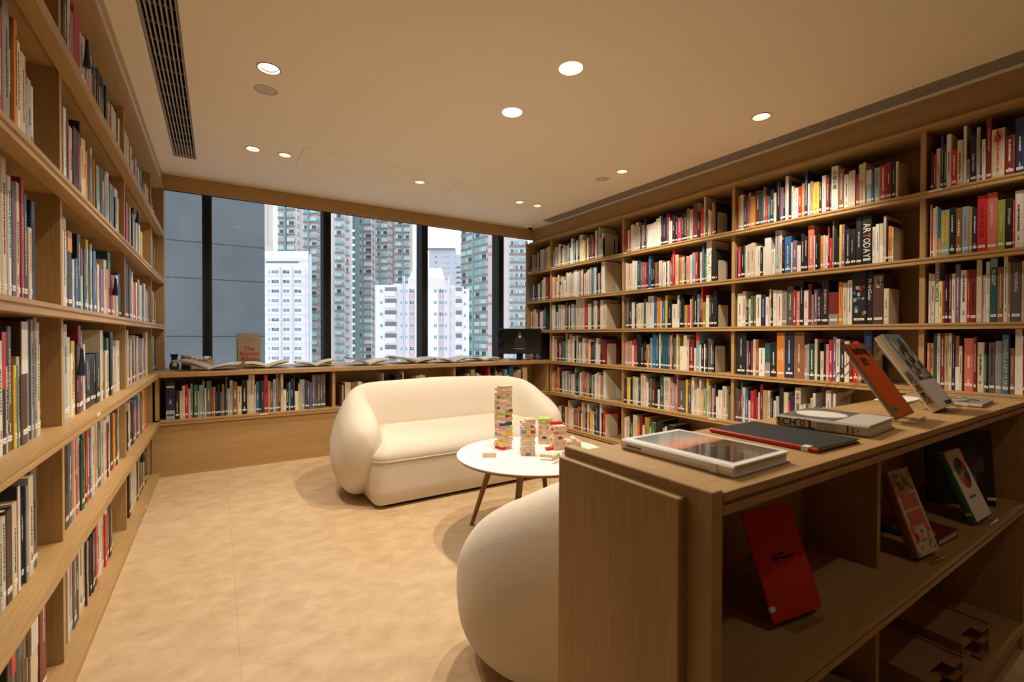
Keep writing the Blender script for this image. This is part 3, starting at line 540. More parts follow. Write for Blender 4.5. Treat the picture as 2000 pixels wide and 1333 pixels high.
for d in BOOKS:
    x, y = bcenter(d); rng = random.Random(int(d['seed']*1e6))
    setback = 0 if id(d) not in top else 0
    jig = rng.uniform(0, .008); M = outward(d['side'], y, x, d['z'])
    if d['side'] == 'R': x += jig
    elif d['side'] == 'L': x -= jig
    else: y += jig
    if d['c'] == 'E': ends.append(d); continue
    key = (d['side'], d['row'], d['bay']); cnt[key] = cnt.get(key, 0)+1
    M = outward(d['side'], y, x, d['z']+.0004); k = d['key']
    ink = inkfor(d['c'], rng)
    twocol = d['w'] > .012 and rng.random() < .16 and not k
    if id(d) not in top:
        rest.T = M; bookgeo(rest, d, 'all', 0)
        if d['A'] > 60 and rng.random() < .75: dashes(rest, d, d['h']*rng.uniform(.22, .45), d['h']*rng.uniform(.62, .9), min(.005, d['w']*rng.uniform(.14, .26)), ink, rng)
        continue
    hn = 'tall ' if d['h'] > .27 else 'short ' if d['h'] < .19 else ''
    wn = 'thin ' if d['w'] < .012 else 'thick ' if d['w'] > .035 else ''
    n_ = cnt[key]
    tx = {'t_artoday': ' lettered ARTODAY', 't_hist': ' lettered A HISTORY OF ART', 't_count': ' lettered countdown', 't_insight': ' lettered IN-SIGHT', 't_ma': ' lettered MAYANSONG', 't_towards': ' lettered TOWARDS A NEW MUSEUM'}.get(k, '')
    if tx: lb = f'{hn}{wn}{PAL[d["c"]][1]} book{tx}, {ROWN[d["row"]]} shelf of the {HN[d["side"]]}'
    elif d['side'] == 'W': lb = f'{hn}{wn}{PAL[d["c"]][1]} book, {NUMW[n_-1]} from left in {BAYN["W"][d["bay"]]} bay, {HN["W"]}'
    else: lb = f'{hn}{wn}{PAL[d["c"]][1]} book, {NUMW[n_-1]} from left, {BAYN[d["side"]][d["bay"]]} bay, {ROWN[d["row"]]} shelf, {HN[d["side"]]}'
    t = thing('book', lb, 'book', group='books on the %s shelf of the %s' % (ROWN[d['row']], HN[d['side']]), mtx=M)
    cov = one('cover', t, lambda b: bookgeo(b, d, 'cover', 1)); one('pages', t, lambda b: bookgeo(b, d, 'pages', 1))
    b = MB(); bookgeo(b, d, 'label', 1)
    if b.v: b.obj('call_number_label', cov)
    h_, w_ = d['h'], d['w']
    TM = Matrix(((0, 1, 0, 0), (0, 0, -1, -.0006), (-1, 0, 0, 0), (0, 0, 0, 1)))   # text reads downwards
    if k in TXT:
        s_, mm, ws, a_, b_ = TXT[k]; mm = pm(mm) if len(mm) == 1 else mm
        if k == 't_artoday':
            for j_, ch_ in enumerate('ARTODAY'):
                st_ = h_*(b_-a_)/7; Mx = Matrix.Translation((0, 0, h_*b_-st_*(j_+.5))) @ TM
                text('title_letter', ch_, mat('bright_red', (.85, .05, .03), .5) if ch_ == 'T' else mm, cov, Mx, st_*.86, w_*.74, stretch=True)
        else:
            Mx = Matrix.Translation((0, 0, h_*(a_+b_)/2)) @ TM
            text('title', s_, mm, cov, Mx, h_*(b_-a_), w_*ws, stretch=(k in ('t_alt', 't_towards', 't_artday')))
        if k == 't_artday':
            one('title_panel', cov, lambda b: [b.lathe([(w_*.33, 0), (w_*.3, .0002)], pm('o')) if False else b.box(-w_*.3, w_*.3, -.0004, .001, h_*.3, h_*.92, pm('y'))])
        if k == 't_1900': one('cover_picture', cov, lambda b: (b.box(-w_*.48, w_*.48, -.0004, .001, 0.002, h_*.25, pm('s')), b.box(-w_*.45, w_*.45, -.0005, .001, h_*.86, h_*.92, pm('c'))))
        if k in ('t_insight',): one('cover_picture', cov, lambda b: b.box(-w_*.48, w_*.48, -.0004, .001, h_*.86, h_*.998, pm('l')))
    elif k in CJK:
        s_, mm, ws, a_, b_ = CJK[k]; mm = pm(mm) if len(mm) == 1 else mm
        Mx = Matrix.Translation((0, -.0006, h_*(a_+b_)/2)) @ Matrix.Rotation(pi/2, 4, 'X')
        text('title', s_, mm, cov, Mx, w_*ws, h_*(b_-a_), stretch=True)
    elif k in ('pic', 'pic2'):
        def pic(b):
            r2 = random.Random(3)
            for i in range(26):
                cx, cz = r2.uniform(-.4, .4)*w_, r2.uniform(.18, .72)*h_; a_ = r2.uniform(.04, .12)*w_
                b.box(cx-a_, cx+a_, -.0005-i*1e-5, .001, cz-a_*1.2, cz+a_*1.2, pm(r2.choice('rRblBc' if k == 'pic' else 'kGtc')))
        one('cover_picture', cov, pic)
    elif k == 'dots': one('cover_pattern', cov, lambda b: [b.box(x_*w_*.11-.0005, x_*w_*.11+.0005, -.0006, .001, z_*.006, z_*.006+.002, 'ink_grey') for x_ in range(-4, 5) for z_ in range(14, int(h_/.006)-2)])
    elif twocol:
        c2 = rng.choice('wkcrbGoR'); f0 = rng.uniform(.3, .8)
        one('cover_band', cov, lambda b: b.box(-w_*.499, w_*.499, -.0003, .004, h_*f0 if rng.random() < .5 else .001, h_*.998 if f0 > .5 else h_*f0, pm(c2)))
    else:
        b = MB()
        dashes(b, d, h_*rng.uniform(.24, .5), h_*rng.uniform(.66, .93), min(.008, w_*(.30 if k else rng.uniform(.13, .24))), ink, rng)
        if k or rng.random() < .3: dashes(b, d, h_*.15, h_*.22, w_*.2, ink, rng)
        b.obj('title', cov)
rest.T = Matrix(); ro = rest.obj('shelved_books'); ro['kind'] = 'stuff'
tag(ro, 'all the remaining small books on the bookcase shelves', 'books')
for i, d in enumerate(ends):
    x, y = bcenter(d); M = outward(d['side'], y, x, d['z']+.0004)
    lb = f'cream metal bookend holding the {ROWN[d["row"]] if d["side"] != "W" else "low"} shelf row, {BAYN[d["side"]][d["bay"]]} bay, {HN[d["side"]]}'
    t = thing('bookend', lb, 'bookend', group='metal bookends on the shelves', mtx=M)
    hh = d['h']; one('plate', t, lambda b: b.prism([(.022, .002), (.15, .002), (.15, hh-.012), (.14, hh), (.032, hh), (.022, hh-.012)], -.0012, .0012, 'x', 'cream_metal'))
    one('foot', t, lambda b: b.box(-.055, -.0012, .03, .145, .0003, .002, 'cream_metal') if d['side'] != 'L' else b.box(.0012, .055, .03, .145, .0003, .002, 'cream_metal'))
# book cloth ribbons / tassels hanging out of a few books
def tassel(M, m, l, label):
    t = thing('bookmark_tassel', label, 'bookmark', mtx=M)
    one('cord', t, lambda b: b.tube([(0, .06, 0), (0, .01, .004), (0, -.006, -.004), (0, -.009, -.02)], .0012, m, 6))
    one('tuft', t, lambda b: b.lathe([(.002, 0), (.006, -.008), (.005, -.014), (.008, -l*.5), (.013, -l), (.004, -l-.003)], m, (0, -.011, -.015), 12), True)
def find(side, row, u):
    q = bp(u, 660, *({'R': (0, DR+.008), 'L': (0, DL-.012), 'W': (1, YC+.055)}[side])); p = q.y if side != 'W' else q.x
    c = [d for d in BOOKS if d['side'] == side and d['row'] == row and d['c'] != 'E']; return min(c, key=lambda d: abs(d['p']-p))
for side, row, u, m, l, lb in (('L', 2, 221, 'B', .085, 'navy tassel hanging from a book in the middle left bay, third shelf'), ('L', 3, 153, 'B', .10, 'navy tassel over the yellow book on the fourth left shelf'),
    ('L', 0, 168, 'B', .11, 'large navy tassel near the top left shelf'), ('R', 0, 1941, 'r', .05, 'red tassel on the thick cream book, top right shelf'),
    ('L', 1, 267, 'B', .07, 'small navy tassel on the far second left shelf'), ('L', 5, 274, 'B', .09, 'navy tassel on the bottom left shelf, far bay'),
    ('R', 4, 1320, 'k', .06, 'black tassel beside the salmon book on the fifth right shelf')):
    d = find(side, row, u); x, y = bcenter(d)
    M = outward(side, y, x, d['z']+d['h']+.002); tassel(M, pm(m), l, lb)
# ------------------------------------------------------------------ sofas
def make_sofa(label, loc, rz, seat_y0=-.43, tall=True):
    """local: x across, -y is the open front, back at +y, origin on the floor under the middle"""
    t = thing('sofa', label, 'sofa', loc, rz, 'cream boucle sofas')
    W, D = (1.74 if tall else 1.97), .86; a = W/2-.14; yf, yb = (-.37 if tall else -.20), D/2-.13; rc = .30
    pts = []
    n = 14
    for i in range(n+1): pts.append((-a, yf+(yb-rc-yf)*i/n))
    for i in range(1, 11): q = pi/2*i/10; pts.append((-a+rc-rc*cos(q), yb-rc+rc*sin(q)))
    for i in range(1, 13): pts.append((-a+rc+(2*a-2*rc)*i/12, yb))
    half = [p for p in pts if p[0] <= 0.0001]
    full = half+[(-x, y) for x, y in reversed(half) if x < -1e-4]
    ln = [0]
    for i in range(1, len(full)): ln.append(ln[-1]+math.dist(full[i], full[i-1]))
    Ltot = ln[-1]
    # denser near the tips
    def at(s):
        for i in range(1, len(full)):
            if ln[i] >= s-1e-9:
                f = (s-ln[i-1])/max(1e-9, ln[i]-ln[i-1]); p = full[i-1]; q = full[i]
                return Vector((p[0]+(q[0]-p[0])*f, p[1]+(q[1]-p[1])*f))
        return Vector(full[-1])
    ss = []
    for k in range(12): ss.append(.34*(1-cos(pi/2*k/12)))
    k = .34
    while k < Ltot/2: ss.append(k); k += .055
    ss = ss+[Ltot-s for s in reversed(ss)]
    Mx = 30; vs = []; fs = []
    for s in ss:
        d = min(s, Ltot-s); p = at(s); q = (at(min(Ltot, s+.01))-at(max(0, s-.01))).normalized(); nx = Vector((-q.y, q.x))  # outward (left of travel)
        e = min(1, d/.30); tip = math.sqrt(max(0, 1-(1-e)**2)); tip = max(tip, .02)
        f = min(1, d/.82); hz = .40+.335*sin(pi/2*f)**.95+.02*min(1, max(0, d-.8)/.8)
        zt = .25+(hz-.25)*math.sqrt(max(0, 1-(1-min(1, d/.26))**2.0)) if d < .26 else hz
        zb = .25-.22*min(1, math.sqrt(max(0, 1-(1-min(1, d/.09))**2)))
        if tall:
            def itp(q, T):
                for (a0, b0), (a1, b1) in zip(T, T[1:]):
                    if q <= a1: g = (q-a0)/(a1-a0); return b0+(b1-b0)*g
                return T[-1][1]
            zt = itp(d, ((0, .40), (.008, .45), (.03, .495), (.08, .54), (.2, .61), (.33, .675), (.45, .72), (.6, .743), (.9, .75), (1.4, .765), (2.2, .772)))
            zb = itp(d, ((0, .38), (.012, .31), (.04, .24), (.10, .15), (.16, .08), (.22, .035), (.3, .028), (3, .028)))
            e = min(1, d/.24); tip = max(.02, math.sqrt(max(0, 1-(1-e)**2)))
        hh = (zt-zb)/2; zc = (zt+zb)/2
        for j in range(Mx):
            an = 2*pi*j/Mx; cs, sn = cos(an), sin(an)
            z = zc+hh*math.copysign(abs(sn)**.80, sn); rel_ = (z-.0)/.75
            wo = .145*tip; wi = (.108 if tall else .125)*tip
            off = (wo if cs > 0 else wi)*math.copysign(abs(cs)**.62, cs)
            # the outer side bellies out low and leans in towards the top
            off += tip*(.035*sin(pi*min(1, z/.62))-.045*max(0, z-.35)/.4) if cs > 0 else (tip*.022*min(1, max(0, z-.35)/.4)**2 if tall else 0)
            P = p+nx*off
            vs.append((P.x, P.y, z))
    N = len(ss)
    for i in range(N-1):
        for j in range(Mx): fs.append((i*Mx+j, i*Mx+(j+1) % Mx, (i+1)*Mx+(j+1) % Mx, (i+1)*Mx+j))
    fs += [tuple(range(Mx)), tuple(range((N-1)*Mx, N*Mx))]
    b = MB(); b.add(vs, fs, 'sofa_fabric'); o = b.obj('shell', t, 60)
    # seat block: rounded rectangle rings
    def ring(z, x1, y0, y1, r, n=8):
        out = []
        for cx, cy, q0 in ((x1-r, y1-r, 0), (-x1+r, y1-r, pi/2), (-x1+r, y0+r, pi), (x1-r, y0+r, 3*pi/2)):
            for i in range(n+1):
                q = q0+pi/2*i/n; out.append((cx+r*cos(q), cy+r*sin(q), z))
        return out
    xs, y0, y1 = W/2-.13, seat_y0, .26
    lev = [(.022, -.03, .03, .05), (.035, -.015, .012, .07), (.12, -.004, .006, .10), (.22, .0, 0, .11), (.300, .0, 0, .12)]
    def loft(name, rings, cap=True):
        vs = [p for r_ in rings for p in r_]; n = len(rings[0]); fs = [(i*n+j, i*n+(j+1) % n, (i+1)*n+(j+1) % n, (i+1)*n+j) for i in range(len(rings)-1) for j in range(n)]
        if cap: fs += [tuple(range(n))[::-1], tuple(range((len(rings)-1)*n, len(rings)*n))]
        b = MB(); b.add(vs, fs, 'sofa_fabric'); return b.obj(name, t, 60)
    loft('seat_base', [ring(z, xs+dx, y0-dy*-1, y1, r) for z, dx, dy, r in lev])
    cush = [(.300, 0, .12), (.318, .006, .125), (.345, .002, .13), (.375, -.018, .15), (.40, -.05, .17), (.415, -.09, .19), (.424, -.15, .2), (.428, -.24, .18)]
    loft('seat_cushion', [ring(z, xs+dx, y0-dx*1.0, y1, r) for z, dx, r in cush])
    b = MB(); rg = ring(.302, xs+.004, y0-.004, y1, .122); b.tube(rg+[rg[0]], .0045, 'sofa_fabric', 6); b.obj('piping', t, 60)
    b = MB(); pr = [ring(0, xs-.05, y0+.06, y1+.1, .1), ring(.03, xs-.05, y0+.06, y1+.1, .1)]
    vs = pr[0]+pr[1]; n = len(pr[0]); b.add(vs, [(j, (j+1) % n, n+(j+1) % n, n+j) for j in range(n)]+[tuple(range(n))[::-1], tuple(range(n, 2*n))], 'matte_black'); b.obj('plinth', t)
    return t
make_sofa('cream rounded sofa facing the camera in front of the window bookcase', (1.553, 3.30, 0), 0)
make_sofa('cream rounded sofa seen from behind, beside the display case', (1.66, 1.32, 0), pi, -.19, False)
# ------------------------------------------------------------------ round table
TX, TY, TZ, TR = 1.475, 2.103, .45, .4206
t = thing('coffee_table', 'round white-topped coffee table with walnut edge and tapered wooden legs', 'table', (TX, TY, 0))
one('tabletop', t, lambda b: (b.lathe([(TR-.002, TZ-.003), (TR-.003, TZ), (.001, TZ)], 'white_top', n=96, cap=False)), 30)
o = one('top_edge', t, lambda b: b.lathe([(TR-.045, TZ-.026), (TR-.012, TZ-.018), (TR, TZ-.005), (TR-.002, TZ-.003)], 'walnut_z', n=96), 30)
LA = [130, 220, 310, 40]
for a_ in LA:
    q = R(a_); c_, s_ = cos(q), sin(q)
    one('leg', t, lambda b: b.tube([(.225*c_, .225*s_, TZ-.03), (.365*c_, .365*s_, 0)], .019, 'walnut_z', 10, .0115), 40)
for a_ in (LA[0], LA[1]):
    b = MB(); b.T = Matrix.Rotation(R(a_), 4, 'Z'); b.prism([(-.30, TZ-.026), (.30, TZ-.026), (.24, TZ-.06), (-.24, TZ-.06)], -.011+(.0), .011, 'y', 'walnut_z'); b.obj('apron_rail', t)
# ------------------------------------------------------------------ wooden blocks
BC = {'n': ((.72, .53, .36), 'plain'), 'q': ((.62, .44, .29), 'plain'), 'd': ((.80, .64, .47), 'plain'), 'r': ((.62, .01, .03), 'red'), 'b': ((.02, .07, .28), 'dark blue'), 'l': ((.10, .38, .68), 'light blue'),
      'y': ((.85, .55, .06), 'yellow'), 'p': ((.74, .25, .30), 'pink'), 'g': ((.35, .70, .05), 'lime green')}
for k_, (c_, n_) in BC.items(): mat('block_'+k_, c_, .5, .35, noise=.10 if n_ == 'plain' else .03, nscale=45)
BLx, BLy, BLz = .075, .025, .015
BMESH = {}
for k_ in BC:
    b = MB(); b.bbox(-BLx/2, BLx/2, -BLy/2, BLy/2, 0, BLz, 'block_'+k_, .0012); o = b.obj('wooden_block'); BMESH[k_] = o.data; bpy.data.objects.remove(o)
def block(k, M, label, group):
    o = bpy.data.objects.new('wooden_block', BMESH[k]); COL.objects.link(o); o.matrix_world = M; tag(o, label, 'wooden block', group); return o
def short(x): return x
def tower(x, y, rot, spec, tname, seed):
    """spec rows from the bottom up: three letters per layer, '-' is a missing block; layers alternate direction"""
    rng = random.Random(seed); g_ = 'stacked blocks of the '+tname
    for i, row in enumerate(spec):
        for j, ch in enumerate(row):
            if ch == '-': continue
            plain = ch in 'nqd'
            if plain: ch = rng.choice('nnqd')
            a_ = rot+(pi/2 if i % 2 else 0)+rng.uniform(-.025, .025)
            off = Vector((rng.uniform(-.002, .002)*2, (j-1)*BLy*1.015, TZ+.0002+i*BLz*1.012)); off.x += rng.uniform(-.0025, .0025)
            M = Matrix.Translation((x, y, 0)) @ Matrix.Rotation(rot+(pi/2 if i % 2 else 0), 4, 'Z') @ Matrix.Translation(off) @ Matrix.Rotation(a_-rot-(pi/2 if i % 2 else 0), 4, 'Z')
            pos = ['one side', 'middle', 'other side'][j]
            if i % 2 == 0: pos = ['near', 'middle', 'far'][j]
            else: pos = ['right', 'middle', 'left'][j]
            lb = f'{BC[ch][1]} block, {pos}, {NUMW[i]} layer up, {tname}'
            block(ch, M, lb, g_)
# tallest tower: 24 layers
T1 = ['rpn', 'nyn', 'ynn', 'nn-', 'nqn', 'ypl', 'nnn', 'nnn', 'pgn', 'bnq', 'nnn', 'nnn', 'nrn', 'gnq', 'nlr', 'n-n', 'npn', 'nnn', 'nnn', 'n-n', 'nnn', 'nq-', 'nnn', 'nn-']
CT = Vector(bp(980.5, 880, 2, TZ)); ROT1 = YAW*-1+R(38-90)
def corner_tower(u, v, rot, spec, name, seed, dx=0, dy=0):
    c = bp(u, v, 2, TZ); h = BLx/2
    # centre lies behind the nearest corner along the camera direction
    best = None
    for sx in (-h, h):
        for sy in (-h, h):
            o = Vector((cos(rot)*sx-sin(rot)*sy, sin(rot)*sx+cos(rot)*sy)); d = o.dot(Vector((FW.x, FW.y)))
            if best is None or d < best[0]: best = (d, o)
    tower(c.x-best[1].x+dx, c.y-best[1].y+dy, rot, spec, name, seed)
corner_tower(980.5, 880, ROT1, T1, 'tallest block tower', 1)
f0 = -YAW
T2 = ['nln', 'nnn', 'nqn', 'nnn', 'nnn', 'nnn', 'qqq', 'nnn', 'ryl', 'nnn', '-n-', 'n-n', 'nn-']
c = bp(1031, 892, 2, TZ); nb = Vector((FW.x, FW.y)).normalized()
def front_tower(u, v, rot, spec, name, seed):
    c = bp(u, v, 2, TZ); tower(c.x+nb.x*BLx/2, c.y+nb.y*BLx/2, rot, spec, name, seed)
front_tower(1031, 891, f0+R(94), T2, 'middle block tower beside the tallest one', 2)
T3 = ['nn-', 'nnn', 'nbn', 'nnn', 'nnn', 'nnn', 'nqn', 'nnn', 'nnn', 'n-g']
front_tower(1066, 868, f0+R(76), T3, 'back right block tower with a green top', 3)
T4 = ['nqn', 'nnn', 'nnn', 'nnn', 'nrn', 'nnn', 'nnp', 'n-n', 'nnn', 'r--']
front_tower(1091, 880, f0+R(106), T4, 'reddish block tower topped with a red block', 4)
T5 = ['lnn', 'nnn', 'nrn', 'nnn', 'pnp', 'nnn', '-n-']
front_tower(1121, 897, f0+R(92), T5, 'short block tower next to the display case', 5)
def loose(k, u, v, z, rz, label, tilt=None):
    p = bp(u, v, 2, TZ+z); M = Matrix.Translation(p) @ Matrix.Rotation(rz, 4, 'Z')
    if tilt: M = M @ tilt
    block(k, M, label, 'loose blocks lying on the round table')
ED = Matrix.Rotation(pi/2, 4, 'X') @ Matrix.Translation((0, -0.0, 0))
loose('d', 956, 889, .0127, f0+R(3), 'plain block standing on edge alone at the left of the round table', Matrix.Rotation(pi/2, 4, 'X') @ Matrix.Translation((0, 0, -BLz/2)))
loose('d', 1068, 893, .0003, f0+R(-18), 'plain loose block at the front of the small heap')
loose('n', 1068, 893, .0156, f0+R(-14), 'plain loose block stacked on the small heap')
loose('r', 1078, 879, .0003, f0+R(20), 'red loose block behind the small heap')
loose('n', 1086, 893, .0003, f0+R(68), 'plain loose block crossing the right of the heap', None)
loose('n', 1085, 893, .0280, f0+R(62), 'plain loose block leaning at the right top of the heap', Matrix.Rotation(pi/2, 4, 'X') @ Matrix.Translation((0, 0, -BLz/2)))
loose('p', 1099, 896, .0003, f0+R(78), 'pink loose block beside the display case')
loose('l', 1113, 902, .0003, f0+R(5), 'light blue loose block touching the display case edge')
loose('n', 1105, 885, .0003, f0+R(70), 'plain loose block behind the pink one')
loose('n', 1064, 867, .0003, f0+R(10), 'plain loose block poking out under the back tower')
q5 = bp(1118, 846, 2, TZ+.12)
# ------------------------------------------------------------------ display case
CX0, CX1, CY0, CY1, CT_ = .61, 2.375, .393, .69, .875
t = thing('display_case', 'open oak display case in the right foreground holding books on stands', 'display case', (1.49, .55, 0))
def lipc(b, y0, z, x0, x1, back, th=.034):
    poly = [(y0, z), (y0, z-.013), (y0+.007, z-.016), (y0+.007, z-.020), (y0+.002, z-.0225), (y0+.002, z-th), (y0+.05, z-th), (y0+.05, z-.024), (back, z-.024), (back, z)]
    b.prism(poly, x0, x1, 'x', 'oak_x')
rel('top', lambda b: lipc(b, CY0, CT_, CX0+.002, CX1, CY1), t)
rel('shelf', lambda b: lipc(b, CY0, .52, CX0, CX1, .648), t)
rel('base_shelf', lambda b: lipc(b, CY0, .095, CX0, CX1, .648), t)
rel('plinth', lambda b: b.box(CX0, CX1, CY0+.015, CY1-.01, 0, .065, 'oak_x'), t)
rel('back_panel', lambda b: b.box(CX0, CX1, .648, .66, .065, CT_-.024, 'oak_z'), t)
rel('end_panel', lambda b: b.bbox(CX0-.024, CX0, CY0+.001, .725, 0, CT_+.004, 'oak_z', .0015), t)
rel('end_skin', lambda b: b.bbox(CX0-.042, CX0-.024, .437, .72, 0, CT_-.014, 'oak_z', .0015), t)
rel('end_panel', lambda b: b.bbox(CX1, CX1+.024, CY0+.001, .725, 0, CT_+.004, 'oak_z', .0015), t)
for x in (1.382,):
    for z0, z1 in ((.52, CT_-.024), (.095, .496)):
        rel('divider', lambda b: (b.box(x, x+.02, .478, .648, z0, z1, 'oak_z'), b.box(x+.02, x+.034, .487, .648, z0, z1, 'oak_z')), t)
# flat and leaning books on the case
def hardback(name, label, M, w, h, th, cov, parts=None, spine=None, group=None, pages='paper', tb=.003, flat=False):
    """book whose front cover lies in local XZ facing -Y: x 0..w (spine at x=0), z 0..h, thickness +y"""
    t = thing(name, label, 'book', group=group, mtx=M); cm = cov if isinstance(cov, str) else cov
    sp = spine or cm
    fc = one('front_cover', t, lambda b: b.bbox(0.004, w, 0, tb, 0, h, cm, .001))
    one('back_cover', t, lambda b: b.bbox(0.004, w, th-tb, th, 0, h, cm, .001))
    one('spine', t, lambda b: b.prism([(.0045, 0), (.001, th*.15), (0, th*.5), (.001, th*.85), (.0045, th), (.0045+tb, th-.0002), (.0045+tb, .0002)], 0, h, 'z', sp))
    one('pages', t, lambda b: b.box(.008, w-.004, tb, th-tb, .004, h-.004, pages))
    if parts: parts(fc)
    return t
def flatM(pA, pB, th):
    """matrix for a book lying flat: local x along pA->pB (spine to fore edge), front cover up"""
    ex = (Vector(pB)-Vector(pA)).normalized(); ez = Vector((0, 0, 1)); 
    return ex
def lying(x, y, z, ang, th):
    """front cover faces up; local X = direction ang, local Z = direction ang+90"""
    ex = Vector((cos(ang), sin(ang), 0)); ez = Vector((-sin(ang), cos(ang), 0)); ey = Vector((0, 0, -1))
    M = Matrix((ex, ey, ez)).transposed().to_4x4(); M.translation = (x, y, z+th); return M
TXM = Matrix.Rotation(pi/2, 4, 'X')     # text in XZ plane facing -Y
def onface(x, z, y=-.0006, rot=0): return Matrix.Translation((x, y, z)) @ TXM @ Matrix.Rotation(rot, 4, 'Z')
grp = 'books displayed on the case'
# photo book: spine runs front-left; corners from the photo
def pb(t):
    mat('sky_blue', (.10, .25, .36), .3, coat=.6); mat('sunset', (.72, .26, .12), .3, coat=.6); mat('dusk', (.02, .015, .015), .18, coat=.8)
    m = bpy.data.materials.new('cover_photo'); m.use_nodes = True; nt = m.node_tree; bs = nt.nodes['Principled BSDF']; bs.inputs['Roughness'].default_value = .22; bs.inputs['Coat Weight'].default_value = .5
    tc = nt.nodes.new('ShaderNodeTexCoord'); sx = nt.nodes.new('ShaderNodeSeparateXYZ'); nt.links.new(tc.outputs['Object'], sx.inputs[0])
    n = nt.nodes.new('ShaderNodeTexNoise'); n.inputs['Scale'].default_value = 14; n.inputs['Detail'].default_value = 6; nt.links.new(tc.outputs['Object'], n.inputs['Vector'])
    a = nt.nodes.new('ShaderNodeMath'); a.operation = 'MULTIPLY_ADD'; a.inputs[1].default_value = .05; nt.links.new(n.outputs['Fac'], a.inputs[0]); nt.links.new(sx.outputs['Z'], a.inputs[2])
    r = nt.nodes.new('ShaderNodeValToRGB'); e = r.color_ramp.elements
    e[0].position = 0; e[0].color = (.015, .012, .014, 1); e[1].position = 1; e[1].color = (.10, .24, .36, 1)
    for p_, c_ in ((.135, (.02, .015, .02, 1)), (.142, (.70, .22, .12, 1)), (.165, (.75, .42, .28, 1)), (.20, (.40, .42, .42, 1)), (.26, (.10, .26, .36, 1))):
        k = e.new(p_); k.color = c_
    nt.links.new(a.outputs[0], r.inputs[0]); nt.links.new(r.outputs[0], bs.inputs['Base Color']); MATS['cover_photo'] = m
    one('cover_photo', t, lambda b: b.box(.022, W_-.010, -.0004, .001, .012, H_-.012, 'cover_photo'))
    text('title', 'Matthew Mead', 'ink', t, Matrix(((0, 0, -1, -.0004), (1, 0, 0, .0), (0, 1, 0, 0), (0, 0, 0, 1))) if False else Matrix.Translation((-.0004, TH_/2, H_*.86)) @ Matrix(((0, 0, -1, 0), (0, -1, 0, 0), (-1, 0, 0, 0), (0, 0, 0, 1))), H_*.15, TH_*.5)
    one('call_number_label', t, lambda b: b.box(-.0008, .02, TH_*.1, TH_*.9, H_*.115, H_*.165, 'label'))
# lower (near) spine corner, far spine corner
W_ = .180; H_ = .235; TH_ = .019
hardback('book', 'white photo book with a sunset cover lying flat at the near end of the case', lying(.681, .424, CT_+.0006, R(1.0), TH_), W_, H_, TH_, 'white', pb, group=grp)
# thin black book with red spine
def pb2(t): one('call_number_label', t, lambda b: (b.box(-.0006, .018, -.0006, .0085, .015, .028, 'label')))
mat('black_cloth', (.028, .03, .028), .75, .2, noise=.1, nscale=300)
hardback('book', 'thin black cloth book with bright red spine lying flat on the case', lying(.963, .430, CT_+.0006, R(-1.5), .009), .178, .232, .009, 'black_cloth', pb2, pm('r'), group=grp, tb=.002)
hardback('book', 'thin red booklet peeking out from under the black cloth book', lying(1.03, .505, CT_+.0096, R(14), .003), .16, .16, .0022, pm('r'), None, group=grp, tb=.0006) if False else None
# SCHOOL
mat('school_cover', (.50, .46, .40), .5)
def pb3(t):
    SM = Matrix(((0, 0, -1, -.0006), (0, -1, 0, 0), (-1, 0, 0, 0), (0, 0, 0, 1)))
    text('title', 'SCH', 'ink', t, Matrix.Translation((0, TH_/2, H_*.875)) @ SM, H_*.22, TH_*.8, bold=.01)
    text('title', 'L', 'ink', t, Matrix.Translation((0, TH_/2, H_*.585)) @ SM, H_*.07, TH_*.8, bold=.01)
    for q in (.725, .655):
        b = MB(); n = 28; r1, r0 = TH_*.42, TH_*.34; vs = []
        for i in range(n):
            c_, s_ = cos(2*pi*i/n), sin(2*pi*i/n); vs += [(-.0006, TH_/2+r1*s_, H_*q+r1*1.12*c_), (-.0006, TH_/2+r0*s_, H_*q+r0*1.12*c_)]
        b.add(vs, [(2*i, 2*((i+1) % n), 2*((i+1) % n)+1, 2*i+1) for i in range(n)], 'ink'); b.obj('title_ring', t)
    b = MB(); rg = random.Random(4)
    for i in range(5):
        z = H_*.53
        while z > H_*.33:
            l = rg.uniform(.003, .009); b.box(-.0008, .001, TH_*(.18+.15*i), TH_*(.18+.15*i)+.0016, z-l, z, 'ink_grey'); z -= l+.0018
    b.obj('subtitle', t)
    one('publisher_mark', t, lambda b: (b.box(-.0008, .001, TH_*.2, TH_*.8, H_*.20, H_*.215, 'ink'), b.box(-.0008, .001, TH_*.3, TH_*.8, H_*.15, H_*.162, 'ink'), b.box(-.0008, .001, TH_*.4, TH_*.6, H_*.10, H_*.112, 'ink')))
    one('cover_disc', t, lambda b: b.prism([(W_*.52+.055*cos(2*pi*i/36), H_*.66+.055*sin(2*pi*i/36)) for i in range(36)], -.0005, .0005, 'y', mat('disc', (.72, .70, .66), .5)) )
    one('cover_band', t, lambda b: b.box(.01, W_-.004, -.0003, .001, H_*.36, H_*.985, mat('grey_photo', (.10, .095, .09), .5, noise=.4, nscale=30)))
W_, H_, TH_ = .195, .192, .026
hardback('book', 'thick beige paperback lettered SCHOOL on its spine lying flat on the case', lying(1.207, .434, CT_+.0006, R(5), TH_), W_, H_, TH_, 'school_cover', pb3, group=grp)
# leaning book helper
def leaning(x, y, z, az, tilt):
    ex = Vector((cos(az), sin(az), 0)); bk = Vector((-sin(az), cos(az), 0)); ez = bk*sin(tilt)+Vector((0, 0, 1))*cos(tilt); ey = ez.cross(ex)
    M = Matrix((ex, ey, ez)).transposed().to_4x4(); M.translation = (x, y, z); return M
def stand(label, M, w, h, z_drop, wire=None):
    """clear or wire easel under a leaning book"""
    t = thing('book_stand', label, 'stand', group='book stands on the case', mtx=M)
    m = wire or 'acrylic'
    return t

